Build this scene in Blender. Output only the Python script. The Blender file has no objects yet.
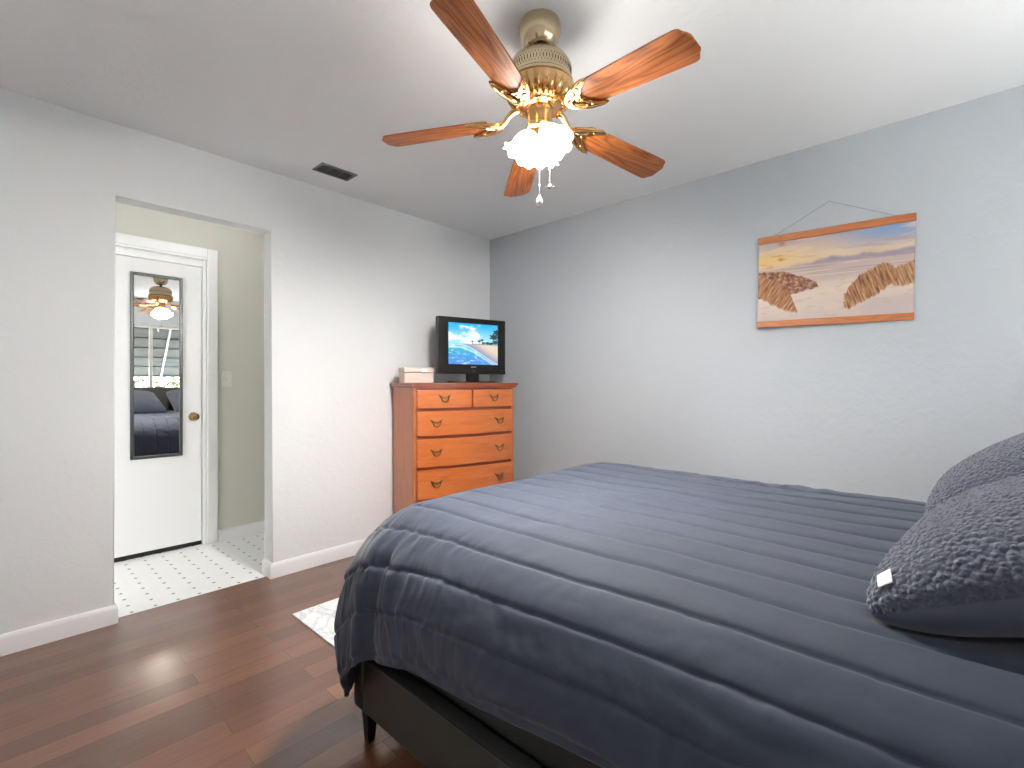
import bpy, bmesh, math, random
import numpy as np
from math import radians as R, sin, cos, pi, sqrt
from mathutils import Vector, Matrix, noise as mnoise
from mathutils.bvhtree import BVHTree

random.seed(7)
SC = bpy.context.scene
C = SC.collection

# ------------------------------------------------------------------ camera
EYE = Vector((0, 0, 1.167))
HEAD = R(42.7)                       # heading of the lens, measured from +X
cam_d = bpy.data.cameras.new('camera')
cam = bpy.data.objects.new('camera', cam_d)
C.objects.link(cam)
cam.location = EYE
cam.rotation_euler = (R(90), 0, HEAD - R(90))
cam_d.sensor_fit = 'HORIZONTAL'
cam_d.sensor_width = 36
cam_d.lens = 36 * 478 / 1024
cam_d.clip_start = 0.02
SC.camera = cam

# ------------------------------------------------------------------ world, exposure
SC.view_settings.view_transform = 'Standard'
SC.view_settings.look = 'None'
SC.view_settings.gamma = 1
SC.view_settings.use_curve_mapping = False
SC.view_settings.exposure = 0.62
SKY = 11.0                           # overcast sky brightness
LAMP = 24.0                          # glow of the fan's glass shades
BULB = 3500.0                        # the bulbs inside them
SUN = 18.0                           # sun on the garden, behind the awning
HALL = 5.5                           # glow of the added, unseen hall lamp
w = bpy.data.worlds.new('sky')
SC.world = w
w.use_nodes = True
w.node_tree.nodes['Background'].inputs[0].default_value = (0.985, 0.99, 1.0, 1)
w.node_tree.nodes['Background'].inputs[1].default_value = SKY
sun_d = bpy.data.lights.new('sun', 'SUN')
sun_d.energy = SUN
sun_d.angle = 0.01
sun = bpy.data.objects.new('sun', sun_d)
C.objects.link(sun)
sun.rotation_euler = (R(30), 0, R(0))  # from beyond the bed window, high
cy = SC.cycles
cy.max_bounces = 12
cy.diffuse_bounces = 8
cy.glossy_bounces = 6
cy.transmission_bounces = 8
cy.transparent_max_bounces = 12
cy.caustics_reflective = False
cy.caustics_refractive = False
cy.sample_clamp_indirect = 6.0
cy.use_denoising = True
cy.use_adaptive_sampling = False


def portal(name, loc, rot, sx, sy):
    l = bpy.data.lights.new(name, 'AREA')
    l.shape = 'RECTANGLE'
    l.size, l.size_y = sx, sy
    l.cycles.is_portal = True
    o = bpy.data.objects.new(name, l)
    o.location = loc
    o.rotation_euler = rot
    C.objects.link(o)


# ------------------------------------------------------------------ measures
XW, YW, HC = 2.973, 3.01, 2.44       # blue wall, white wall, ceiling
XN, YN = -0.43, -0.85                # the two walls behind the camera
OX0, OX1, OZ = 0.398, 1.134, 2.094    # doorway
WT = 0.12                            # wall thickness
YH = 4.0                             # far wall of the hall
WIN1 = (0.62, 2.47, 0.95, 2.06)      # window over the bed: x0 x1 z0 z1
portal('portal_bed_window', ((WIN1[0] + WIN1[1]) / 2, YN - WT - 0.02, (WIN1[2] + WIN1[3]) / 2), (R(-90), 0, R(180)), WIN1[1] - WIN1[0], WIN1[3] - WIN1[2])

# ------------------------------------------------------------------ helpers


def link(o, parent=None):
    C.objects.link(o)
    if parent is not None:
        o.parent = parent
    return o


def obj(name, bm, mat, parent=None, smooth=None):
    me = bpy.data.meshes.new(name)
    if smooth is not None:
        for f in bm.faces:
            f.smooth = True
    bm.normal_update()
    bm.to_mesh(me)
    bm.free()
    if smooth is not None and smooth > 0:
        me.set_sharp_from_angle(angle=R(smooth))
    mats = mat if isinstance(mat, (list, tuple)) else [mat]
    for m in mats:
        me.materials.append(m)
    return link(bpy.data.objects.new(name, me), parent)


def empty(name, loc=(0, 0, 0), rz=0.0):
    o = bpy.data.objects.new(name, None)
    o.empty_display_size = 0.05
    o.location = loc
    o.rotation_euler = (0, 0, rz)
    return link(o)


def tag(o, label=None, cat=None, group=None, kind=None):
    if label:
        o['label'] = label
    if cat:
        o['category'] = cat
    if group:
        o['group'] = group
    if kind:
        o['kind'] = kind
    return o


def struct(o):
    o['kind'] = 'structure'
    return o


def box(bm, x0, x1, y0, y1, z0, z1, bevel=0.0, seg=2, mat=0, M=None):
    v = [bm.verts.new(p) for p in ((x0, y0, z0), (x1, y0, z0), (x1, y1, z0), (x0, y1, z0), (x0, y0, z1), (x1, y0, z1), (x1, y1, z1), (x0, y1, z1))]
    fs = [bm.faces.new([v[i] for i in q]) for q in ((3, 2, 1, 0), (4, 5, 6, 7), (0, 1, 5, 4), (1, 2, 6, 5), (2, 3, 7, 6), (3, 0, 4, 7))]
    for f in fs:
        f.material_index = mat
    allv = list(v)
    if bevel > 0:
        es = list({e for f in fs for e in f.edges})
        r = bmesh.ops.bevel(bm, geom=es, offset=bevel, segments=seg, profile=0.5, affect='EDGES', material=mat)
        allv = list({vv for f in r['faces'] for vv in f.verts} | {vv for vv in v if vv.is_valid})
    if M is not None:
        bmesh.ops.transform(bm, matrix=M, verts=[a for a in allv if a.is_valid])
    return allv


def lathe(bm, prof, n=48, M=None, mat=0, close=True, mod=None):
    """prof = [(r, z)], spun round z.  mod(angle, i) scales the radius."""
    M = M or Matrix()
    rings = []
    for i, (r, z) in enumerate(prof):
        if r < 1e-6:
            rings.append([bm.verts.new(M @ Vector((0, 0, z)))])
            continue
        ring = []
        for k in range(n):
            a = 2 * pi * k / n
            rr, zz = r, z
            if mod:
                rr, zz = mod(a, i, r, z)
            ring.append(bm.verts.new(M @ Vector((rr * cos(a), rr * sin(a), zz))))
        rings.append(ring)
    for a, b in zip(rings, rings[1:]):
        for k in range(n):
            q = []
            if len(a) == 1 and len(b) == 1:
                continue
            if len(a) == 1:
                q = [a[0], b[k], b[(k + 1) % n]]
            elif len(b) == 1:
                q = [a[k], b[0], a[(k + 1) % n]]
            else:
                q = [a[k], b[k], b[(k + 1) % n], a[(k + 1) % n]]
            f = bm.faces.new(q)
            f.material_index = mat
    return rings


def tube(bm, pts, r, n=8, mat=0, caps=True):
    pts = [Vector(p) for p in pts]
    rad = r if isinstance(r, (list, tuple)) else [r] * len(pts)
    up = Vector((0, 0, 1))
    rings = []
    prev = None
    for i, p in enumerate(pts):
        d = (pts[min(i + 1, len(pts) - 1)] - pts[max(i - 1, 0)]).normalized()
        if prev is None:
            ref = up if abs(d.dot(up)) < 0.95 else Vector((1, 0, 0))
            a = d.cross(ref).normalized()
        else:
            a = (prev - d * prev.dot(d)).normalized()
        prev = a
        b = d.cross(a)
        rings.append([bm.verts.new(p + (a * cos(2 * pi * k / n) + b * sin(2 * pi * k / n)) * rad[i]) for k in range(n)])
    for p, q in zip(rings, rings[1:]):
        for k in range(n):
            bm.faces.new([p[k], p[(k + 1) % n], q[(k + 1) % n], q[k]]).material_index = mat
    if caps:
        bm.faces.new(list(reversed(rings[0]))).material_index = mat
        bm.faces.new(rings[-1]).material_index = mat


def prism(bm, out, z0, z1, M=None, bevel=0.0, seg=2, mat=0):
    """outline (x, y) counter-clockwise, extruded z0..z1"""
    M = M or Matrix()
    lo = [bm.verts.new((x, y, z0)) for x, y in out]
    hi = [bm.verts.new((x, y, z1)) for x, y in out]
    n = len(out)
    fs = [bm.faces.new(list(reversed(lo))), bm.faces.new(hi)]
    for k in range(n):
        fs.append(bm.faces.new([lo[k], lo[(k + 1) % n], hi[(k + 1) % n], hi[k]]))
    for f in fs:
        f.material_index = mat
    vs = lo + hi
    if bevel > 0:
        es = list(set(fs[0].edges) | set(fs[1].edges))
        r = bmesh.ops.bevel(bm, geom=es, offset=bevel, segments=seg, profile=0.5, affect='EDGES', material=mat)
        vs = list({vv for f in r['faces'] for vv in f.verts} | {vv for vv in vs if vv.is_valid})
    bmesh.ops.transform(bm, matrix=M, verts=[a for a in vs if a.is_valid])


def sphere(bm, c, r, sx=1, sy=1, sz=1, u=16, v=10, mat=0):
    res = bmesh.ops.create_uvsphere(bm, u_segments=u, v_segments=v, radius=r, matrix=Matrix.Translation(c) @ Matrix.Diagonal((sx, sy, sz, 1)))
    for vv in res['verts']:
        for f in vv.link_faces:
            f.material_index = mat


def grid_mesh(name, P, mat, parent=None, col=None, flip=False):
    """P: (n, m, 3) array -> a smooth quad grid object; col (n, m, 3) linear colours"""
    n, m = P.shape[:2]
    idx = np.arange(n * m).reshape(n, m)
    q = np.stack([idx[:-1, :-1], idx[1:, :-1], idx[1:, 1:], idx[:-1, 1:]], -1).reshape(-1, 4)
    if flip:
        q = q[:, ::-1]
    me = bpy.data.meshes.new(name)
    me.from_pydata(P.reshape(-1, 3).tolist(), [], q.tolist())
    me.polygons.foreach_set('use_smooth', [True] * len(me.polygons))
    if col is not None:
        a = me.color_attributes.new('picture', 'FLOAT_COLOR', 'POINT')
        c4 = np.ones((n * m, 4), np.float32)
        c4[:, :3] = col.reshape(-1, 3)
        a.data.foreach_set('color', c4.ravel())
    me.materials.append(mat)
    return link(bpy.data.objects.new(name, me), parent)


# numpy gradient noise
_rng = np.random.RandomState(11)
_perm = _rng.permutation(512)
_grad = _rng.uniform(-1, 1, (512, 2))
_grad /= np.linalg.norm(_grad, axis=1, keepdims=True)


def perlin(x, y):
    xi, yi = np.floor(x).astype(int), np.floor(y).astype(int)
    xf, yf = x - xi, y - yi
    u = xf * xf * xf * (xf * (xf * 6 - 15) + 10)
    v = yf * yf * yf * (yf * (yf * 6 - 15) + 10)

    def g(ix, iy, dx, dy):
        h = _perm[(_perm[ix & 511] + iy) & 511]
        return _grad[h, 0] * dx + _grad[h, 1] * dy
    a = g(xi, yi, xf, yf)
    b = g(xi + 1, yi, xf - 1, yf)
    c = g(xi, yi + 1, xf, yf - 1)
    d = g(xi + 1, yi + 1, xf - 1, yf - 1)
    return (a * (1 - u) + b * u) * (1 - v) + (c * (1 - u) + d * u) * v


def fbm(x, y, o=4):
    s = 0
    for k in range(o):
        s = s + perlin(x * 2 ** k + 17 * k, y * 2 ** k + 5 * k) / 2 ** k
    return s


def sstep(a, b, x):
    t = np.clip((x - a) / (b - a), 0, 1)
    return t * t * (3 - 2 * t)


def srgb(*c):
    return tuple((v / 12.92 if v <= 0.04045 else ((v + 0.055) / 1.055) ** 2.4) for v in [x / 255 for x in c])


# ------------------------------------------------------------------ materials


class NT:
    def __init__(s, name):
        s.m = bpy.data.materials.new(name)
        s.m.use_nodes = True
        s.t = s.m.node_tree
        s.b = s.t.nodes['Principled BSDF']
        s.out = s.t.nodes['Material Output']

    def n(s, typ, **kw):
        nd = s.t.nodes.new(typ)
        for k, v in kw.items():
            if k in nd.inputs:
                nd.inputs[k].default_value = v
            else:
                setattr(nd, k, v)
        return nd

    def l(s, a, b):
        s.t.links.new(a, b)

    def set(s, **kw):
        for k, v in kw.items():
            k = k.replace('_', ' ')
            if k in ('Base Color', 'Emission Color', 'Sheen Tint') and len(v) == 3:
                v = (*v, 1)
            s.b.inputs[k].default_value = v
        return s

    def coord(s, scale=(1, 1, 1), rot=(0, 0, 0), kind='Object'):
        tc = s.n('ShaderNodeTexCoord')
        mp = s.n('ShaderNodeMapping')
        mp.inputs['Scale'].default_value = scale
        mp.inputs['Rotation'].default_value = rot
        s.l(tc.outputs[kind], mp.inputs[0])
        return mp.outputs[0]

    def ramp(s, fac, stops, interp='LINEAR'):
        r = s.n('ShaderNodeValToRGB')
        r.color_ramp.interpolation = interp
        e = r.color_ramp.elements
        while len(e) < len(stops):
            e.new(0.5)
        for el, (p, c) in zip(e, stops):
            el.position = p
            el.color = (*c, 1) if len(c) == 3 else c
        s.l(fac, r.inputs[0])
        return r.outputs[0]

    def math(s, op, a, b=None, c=None):
        nd = s.n('ShaderNodeMath', operation=op)
        for i, v in enumerate((a, b, c)):
            if v is None:
                continue
            if isinstance(v, (int, float)):
                nd.inputs[i].default_value = v
            else:
                s.l(v, nd.inputs[i])
        return nd.outputs[0]

    def noise(s, vec, scale, detail=4, rough=0.5, dist=0.0):
        nd = s.n('ShaderNodeTexNoise', Scale=scale, Detail=detail, Roughness=rough, Distortion=dist)
        s.l(vec, nd.inputs['Vector'])
        return nd.outputs['Fac']

    def bump(s, h, strength=0.2, dist=0.01):
        nd = s.n('ShaderNodeBump', Strength=strength, Distance=dist)
        s.l(h, nd.inputs['Height'])
        s.l(nd.outputs[0], s.b.inputs['Normal'])
        return nd

    def mix(s, fac, a, b, blend='MIX'):
        nd = s.n('ShaderNodeMix', data_type='RGBA', blend_type=blend)
        for i, v in ((0, fac), (6, a), (7, b)):
            if isinstance(v, (int, float)):
                nd.inputs[i].default_value = v
            elif isinstance(v, tuple):
                nd.inputs[i].default_value = (*v, 1) if len(v) == 3 else v
            else:
                s.l(v, nd.inputs[i])
        return nd.outputs[2]


def simple(name, col, rough=0.5, metal=0.0, **kw):
    return NT(name).set(Base_Color=col, Roughness=rough, Metallic=metal, **kw).m


def paint(name, col, strength=0.25):
    t = NT(name).set(Base_Color=col, Roughness=0.75)
    v = t.coord()
    a = t.noise(v, 26, 3, 0.5, 0.6)
    b = t.noise(v, 90, 2)
    h = t.math('ADD', t.ramp(a, [(0.45, (0, 0, 0)), (0.62, (1, 1, 1))]), t.math('MULTIPLY', b, 0.4))
    t.bump(h, strength * 0.5, 0.003)
    return t.m


M_WHITE_WALL = paint('white_wall_paint', (0.755, 0.77, 0.785))
M_BLUE_WALL = paint('blue_grey_wall_paint', (0.465, 0.495, 0.535), 0.35)
M_CEIL = paint('ceiling_paint', (0.86, 0.88, 0.895), 0.3)
M_HALL = paint('beige_wall_paint', (0.62, 0.61, 0.55), 0.15)
M_TRIM = simple('white_trim_paint', (0.84, 0.84, 0.85), 0.35)
M_DOOR = simple('white_door_paint', (0.74, 0.74, 0.755), 0.4)
M_BLACK = simple('black_plastic', (0.010, 0.009, 0.008), 0.35, Specular_IOR_Level=0.3)


def mk_floor():
    t = NT('dark_laminate_planks')
    v = t.coord()
    br = t.n('ShaderNodeTexBrick')
    t.l(v, br.inputs['Vector'])
    br.offset = 0.37
    br.offset_frequency = 2
    br.squash = 1
    for k, val in (('Scale', 1.0), ('Brick Width', 0.86), ('Row Height', 0.098), ('Mortar Size', 0.0016), ('Mortar Smooth', 0.2), ('Bias', 0.0)):
        br.inputs[k].default_value = val
    br.inputs['Color1'].default_value = (0, 0, 0, 1)
    br.inputs['Color2'].default_value = (1, 1, 1, 1)
    br.inputs['Mortar'].default_value = (0.5, 0.5, 0.5, 1)
    tone = t.ramp(br.outputs['Color'], [(0.0, srgb(84, 53, 39)), (0.35, srgb(99, 63, 46)), (0.7, srgb(108, 70, 51)), (1.0, srgb(126, 84, 61))])
    g1 = t.noise(t.coord((1.6, 26, 1)), 3.0, 6, 0.62, 0.8)
    g2 = t.noise(t.coord((5, 160, 1)), 3.0, 3, 0.6, 0.2)
    g = t.math('ADD', t.math('MULTIPLY', g1, 0.75), t.math('MULTIPLY', g2, 0.25))
    grain = t.ramp(g, [(0.3, (0.74, 0.73, 0.72)), (0.5, (0.98, 0.98, 0.98)), (0.7, (1.16, 1.14, 1.12))])
    c = t.mix(1.0, tone, grain, 'MULTIPLY')
    c = t.mix(t.math('MULTIPLY', br.outputs['Fac'], 0.65), c, srgb(40, 24, 18))
    t.l(c, t.b.inputs['Base Color'])
    t.set(Roughness=0.21, Specular_IOR_Level=0.6, Coat_Weight=0.45, Coat_Roughness=0.285)
    t.bump(t.math('MULTIPLY', br.outputs['Fac'], -1), 0.25, 0.001)
    return t.m


def mk_tile():
    t = NT('white_octagon_dot_vinyl')
    tc = t.n('ShaderNodeTexCoord')
    sp = t.n('ShaderNodeSeparateXYZ')
    t.l(tc.outputs['Object'], sp.inputs[0])
    P = 0.1035

    def cell(o, off, per):
        a = t.math('ADD', o, -off + per * 400 + per / 2)
        return t.math('ABSOLUTE', t.math('SUBTRACT', t.math('MODULO', a, per), per / 2))
    ax, ay = cell(sp.outputs[0], 0.578, 0.0995), cell(sp.outputs[1], 3.09, 0.1045)
    d = t.math('ADD', ax, ay)
    dot = t.math('LESS_THAN', d, 0.0105)
    halo = t.math('LESS_THAN', d, 0.0135)
    gx = t.math('GREATER_THAN', ax, 0.0485)
    gy = t.math('GREATER_THAN', ay, 0.051)
    gr = t.math('MAXIMUM', gx, gy)
    v = t.coord()
    base = t.mix(t.noise(v, 6, 3), (0.83, 0.83, 0.84), (0.88, 0.88, 0.885))
    c = t.mix(t.math('MULTIPLY', gr, 0.12), base, (0.55, 0.55, 0.56))
    c = t.mix(t.math('MULTIPLY', halo, 0.4), c, (0.55, 0.55, 0.56))
    c = t.mix(dot, c, (0.16, 0.16, 0.17))
    t.l(c, t.b.inputs['Base Color'])
    t.set(Roughness=0.4)
    return t.m


def mk_wood(name, dark, mid, light, axis='x', rough=0.35, scale=1.0, rings=14, coat=0.2, var=0.6):
    """grain that runs along `axis` of the object"""
    t = NT(name)
    sx = {'x': (0.9, 9, 9), 'y': (9, 0.9, 9), 'z': (9, 9, 0.9)}[axis]
    v = t.coord(tuple(a * scale for a in sx))
    n1 = t.noise(v, 1.0, 3, 0.5, 0.5)
    w1 = t.math('FRACT', t.math('MULTIPLY', n1, rings))
    w1 = t.math('ABSOLUTE', t.math('SUBTRACT', w1, 0.5))
    w1 = t.math('MULTIPLY', w1, 2)
    fine = t.noise(t.coord(tuple(a * scale * 9 for a in sx)), 1.0, 3, 0.6)
    s = t.math('ADD', t.math('MULTIPLY', w1, var), t.math('MULTIPLY', fine, 1 - var))
    c = t.ramp(s, [(0.12, dark), (0.42, mid), (0.85, light)])
    t.l(c, t.b.inputs['Base Color'])
    t.set(Roughness=rough, Coat_Weight=coat, Coat_Roughness=0.15)
    t.bump(s, 0.06, 0.002)
    return t.m


M_FLOOR = mk_floor()
M_TILE = mk_tile()
M_OAK = mk_wood('oak_fan_blade', srgb(104, 50, 18), srgb(156, 86, 36), srgb(178, 108, 52), 'x', 0.5, 1.3, 12, 0.0)
M_CHERRY = mk_wood('cherry_drawer_front', srgb(164, 84, 40), srgb(188, 102, 50), srgb(200, 116, 60), 'x', 0.33, 0.9, 5, 0.35, 0.25)
M_CHERRY_V = mk_wood('cherry_side_panel', srgb(158, 88, 48), srgb(174, 100, 56), srgb(186, 112, 66), 'z', 0.36, 0.9, 5, 0.3, 0.25)
M_CHERRY_D = mk_wood('cherry_dark_moulding', srgb(116, 52, 28), srgb(138, 66, 36), srgb(152, 78, 44), 'x', 0.33, 0.9, 5, 0.35, 0.25)
M_TEAK = mk_wood('teak_rail', srgb(150, 84, 42), srgb(176, 104, 56), srgb(190, 118, 68), 'x', 0.45, 2, 8, 0.0, 0.35)
M_BRASS = simple('polished_brass', (0.70, 0.43, 0.19), 0.2, 1.0)
M_BRASS_PALE = simple('pale_antique_brass', (0.58, 0.47, 0.31), 0.2, 1.0)
M_BRASS_OLD = simple('aged_brass', (0.20, 0.13, 0.06), 0.4, 0.9)
M_BRASS_MID = simple('worn_brass_plate', (0.26, 0.16, 0.07), 0.4, 0.85)
M_DARK_HOLE = simple('dark_slot', (0.02, 0.017, 0.013), 0.7)
M_CHROME = simple('chrome', (0.8, 0.8, 0.8), 0.12, 1.0)
M_CRYSTAL = NT('crystal_glass').set(Base_Color=(0.95, 0.95, 0.95), Roughness=0.05, Transmission_Weight=0.6, IOR=1.5).m
M_MIRROR = simple('mirror_silver', (0.90, 0.91, 0.90), 0.0, 1.0)
M_MIRROR_FRAME = simple('pewter_frame', (0.085, 0.09, 0.088), 0.3, 0.6)
M_VENT = simple('grey_metal_vent', (0.22, 0.22, 0.22), 0.5, 0.3)
M_VENT_IN = simple('vent_dark_inside', (0.03, 0.03, 0.03), 0.8)
M_SWITCH = simple('ivory_plastic', (0.70, 0.69, 0.62), 0.35)
M_SHEET = simple('navy_sheet', (0.022, 0.022, 0.020), 0.8)
M_CORD = simple('grey_cord', (0.33, 0.33, 0.34), 0.8)


def mk_shade():
    t = NT('lit_frosted_glass')
    t.set(Base_Color=(0.95, 0.92, 0.86), Roughness=0.4)
    t.set(Emission_Color=(1.0, 0.94, 0.86), Emission_Strength=LAMP)
    return t.m


M_SHADE = mk_shade()
M_BULB = NT('lit_bulb').set(Base_Color=(1, 1, 1), Emission_Color=(1, 0.965, 0.92), Emission_Strength=BULB).m
M_HALL_FILL = NT('hall_fill_glow').set(Base_Color=(1, 1, 1), Emission_Color=(1, 0.97, 0.94), Emission_Strength=HALL).m


def mk_comforter():
    t = NT('navy_comforter_cotton')
    v = t.coord()
    n = t.noise(v, 7, 4)
    c = t.mix(n, srgb(41, 48, 63), srgb(46, 54, 70))
    t.l(c, t.b.inputs['Base Color'])
    t.set(Roughness=0.72, Sheen_Weight=0.18, Sheen_Roughness=0.5, Specular_IOR_Level=0.3)
    a = t.noise(v, 60, 4, 0.6, 0.4)
    t.bump(a, 0.12, 0.004)
    return t.m


def mk_sherpa():
    t = NT('navy_sherpa_fleece')
    v = t.coord()
    w1 = t.noise(v, 60, 2)
    mp = t.n('ShaderNodeMix', data_type='RGBA')
    vo = t.n('ShaderNodeTexVoronoi', feature='SMOOTH_F1', Scale=118.0, Smoothness=0.25)
    t.l(v, vo.inputs['Vector'])
    d = vo.outputs['Distance']
    c = t.mix(t.noise(v, 9, 3), srgb(56, 61, 76), srgb(66, 71, 87))
    t.l(c, t.b.inputs['Base Color'])
    h = t.math('ADD', t.math('MULTIPLY', d, -1.0), t.math('MULTIPLY', w1, 0.5))
    t.bump(h, 0.75, 0.008)
    t.set(Roughness=0.95, Sheen_Weight=0.35, Sheen_Roughness=0.6, Specular_IOR_Level=0.1)
    return t.m


def mk_leather():
    t = NT('black_faux_leather')
    v = t.coord()
    t.set(Base_Color=(0.030, 0.030, 0.026), Roughness=0.55)
    t.bump(t.noise(v, 220, 3), 0.15, 0.002)
    return t.m


def mk_rug():
    t = NT('white_marbled_rug')
    v = t.coord()
    n = t.noise(v, 5, 6, 0.65, 1.2)
    vein = t.math('ABSOLUTE', t.math('SUBTRACT', n, 0.5))
    c = t.ramp(vein, [(0.0, (0.52, 0.55, 0.58)), (0.035, (0.74, 0.75, 0.76)), (0.11, (0.83, 0.83, 0.82))])
    t.l(c, t.b.inputs['Base Color'])
    t.set(Roughness=0.9)
    t.bump(t.noise(v, 250, 2), 0.3, 0.002)
    return t.m


M_COMF = mk_comforter()
M_SHERPA = mk_sherpa()
M_SATEEN = NT('navy_sateen').set(Base_Color=srgb(62, 66, 84), Roughness=0.45, Sheen_Weight=0.2).m
M_LEATHER = mk_leather()
M_RUG = mk_rug()
M_TAGW = simple('white_tag_cloth', (0.8, 0.8, 0.84), 0.8)


def mk_picture(name, emit=0.0, rough=0.7):
    t = NT(name)
    a = t.n('ShaderNodeAttribute', attribute_name='picture')
    if emit > 0:
        t.set(Base_Color=(0.01, 0.01, 0.01), Roughness=0.25, Emission_Strength=emit)
        t.l(a.outputs['Color'], t.b.inputs['Emission Color'])
    else:
        t.l(a.outputs['Color'], t.b.inputs['Base Color'])
        t.set(Roughness=rough)
    return t.m


M_PRINT = mk_picture('beach_print')
M_SCREEN = mk_picture('lit_tv_picture', 0.85)

# ------------------------------------------------------------------ structure
bm = bmesh.new()
box(bm, XN - WT, XW + WT, YN - WT, YW + 0.045, -0.1, 0)
struct(obj('floor', bm, M_FLOOR))

HX0, HX1 = -0.75, 2.0
bm = bmesh.new()
box(bm, HX0 - 0.1, HX1 + 0.1, YW + 0.050, YH + 0.1, -0.1, -0.001)
struct(obj('floor_hall', bm, M_TILE))
bm = bmesh.new()
box(bm, OX0, OX1, YW + 0.045, YW + 0.050, -0.1, 0.0006)
struct(obj('trim_threshold', bm, M_BLACK))

bm = bmesh.new()
box(bm, XN - WT, XW + WT, YN - WT, YW + WT, HC, HC + 0.12)
struct(obj('ceiling', bm, M_CEIL))
bm = bmesh.new()
box(bm, HX0 - 0.1, HX1 + 0.1, YW + WT, YH + 0.1, HC, HC + 0.12)
struct(obj('ceiling_hall', bm, M_CEIL))

# white wall with the doorway, arrises softly rounded
bm = bmesh.new()
e = 0.005
out = [(XN - WT, 0), (OX0, 0), (OX0, OZ), (OX1, OZ), (OX1, 0), (XW + WT, 0), (XW + WT, HC), (XN - WT, HC)]
front = [bm.verts.new((x, YW, z)) for x, z in out]
back = [bm.verts.new((x, YW + WT, z)) for x, z in out]
n = len(out)
ff = bm.faces.new(front)
bm.faces.new(list(reversed(back)))
for k in range(n):
    bm.faces.new([front[(k + 1) % n], front[k], back[k], back[(k + 1) % n]])
es = [ed for ed in bm.edges if all(v.co.y == ed.verts[0].co.y for v in ed.verts) and all(OX0 - 0.01 < v.co.x < OX1 + 0.01 and v.co.z < OZ + 0.01 for v in ed.verts) and (ed.verts[0].co.z > 0.1 or ed.verts[1].co.z > 0.1)]
bmesh.ops.bevel(bm, geom=es, offset=e, segments=4, profile=0.5, affect='EDGES')
bmesh.ops.recalc_face_normals(bm, faces=bm.faces)
struct(obj('wall_left', bm, M_WHITE_WALL, smooth=35))

bm = bmesh.new()
box(bm, XW, XW + WT, YN - WT, YW, 0, HC)
struct(obj('wall_right', bm, M_BLUE_WALL))


def wall_with_window(name, along, p0, p1, a0, a1, z0, z1, w0, w1, mat):
    bm = bmesh.new()

    def b(u0, u1, c0, c1):
        if along == 'x':
            box(bm, u0, u1, p0, p1, c0, c1)
        else:
            box(bm, p0, p1, u0, u1, c0, c1)
    b(a0, w0[0], z0, z1)
    b(w0[1], a1, z0, z1)
    b(w0[0], w0[1], z0, w1[0])
    b(w0[0], w0[1], w1[1], z1)
    return struct(obj(name, bm, mat))


wall_with_window('wall_rear', 'x', YN - WT, YN, XN - WT, XW, 0, HC, WIN1[:2], WIN1[2:], M_WHITE_WALL)
bm = bmesh.new()
box(bm, XN - WT, XN, YN, YW, 0, HC)
struct(obj('wall_side', bm, M_WHITE_WALL))

# hall walls
bm = bmesh.new()
DX0, DX1, DZ = 0.265, 1.050, 2.08
box(bm, HX0, DX0, YH, YH + 0.05, 0, HC)
box(bm, DX1, HX1, YH, YH + 0.05, 0, HC)
box(bm, DX0, DX1, YH, YH + 0.05, DZ, HC)
box(bm, HX0, HX1, YH + 0.05, YH + 0.1, 0, HC)
struct(obj('wall_hall', bm, M_HALL))
bm = bmesh.new()
box(bm, HX0 - 0.1, HX0, YW + WT, YH + 0.1, 0, HC)
struct(obj('wall_hall_left', bm, M_HALL))
bm = bmesh.new()
box(bm, HX1, HX1 + 0.1, YW + WT, YH + 0.1, 0, HC)
struct(obj('wall_hall_right', bm, M_HALL))


def baseboard(name, pts, h=0.09, d=0.014, side=1):
    """run along pts (x, y); the board stands on the left of the run (side=1)"""
    bm = bmesh.new()
    prof = [(0, 0), (d, 0), (d, h - 0.022), (d * 0.75, h - 0.008), (d * 0.35, h), (0, h)]
    pts = [Vector((p[0], p[1])) for p in pts]
    rings = []
    for i, p in enumerate(pts):
        ns = []
        for a, b in ((i - 1, i), (i, i + 1)):
            if a >= 0 and b < len(pts):
                t = (pts[b] - pts[a]).normalized()
                ns.append(Vector((-t.y, t.x)) * side)
        m = sum(ns, Vector((0, 0)))
        m = m / max(m.dot(ns[0]), 1e-6) if len(ns) == 2 else ns[0]
        rings.append([bm.verts.new((p.x + m.x * q, p.y + m.y * q, z)) for q, z in prof])
    k = len(prof)
    for a, b in zip(rings, rings[1:]):
        for j in range(k):
            bm.faces.new([a[j], a[(j + 1) % k], b[(j + 1) % k], b[j]])
    bm.faces.new(rings[0])
    bm.faces.new(list(reversed(rings[-1])))
    bmesh.ops.recalc_face_normals(bm, faces=bm.faces)
    return struct(obj(name, bm, M_TRIM, smooth=40))


baseboard('baseboard_left', [(OX0, YW + 0.045), (OX0, YW), (XN + 0.014, YW)], side=1)
baseboard('baseboard_back', [(XW - 0.014, YW), (OX1, YW), (OX1, YW + WT)], side=1)
baseboard('baseboard_right', [(XW, YN + 0.014), (XW, YW)], side=1)
baseboard('baseboard_rear', [(XN, YN), (XW, YN)], side=1)
baseboard('baseboard_side', [(XN, YW), (XN, YN + 0.014)], side=1)
baseboard('baseboard_hall', [(HX1, YH), (DX1 + 0.075, YH)], side=1)
baseboard('baseboard_hall_left', [(DX0 - 0.075, YH), (HX0, YH)], side=1)

# hall door casing (trim), jamb and leaf
bm = bmesh.new()
CW = 0.07


def casing_leg(x0, x1):
    box(bm, x0, x1, YH - 0.017, YH, 0, DZ + CW, 0.005)


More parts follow.
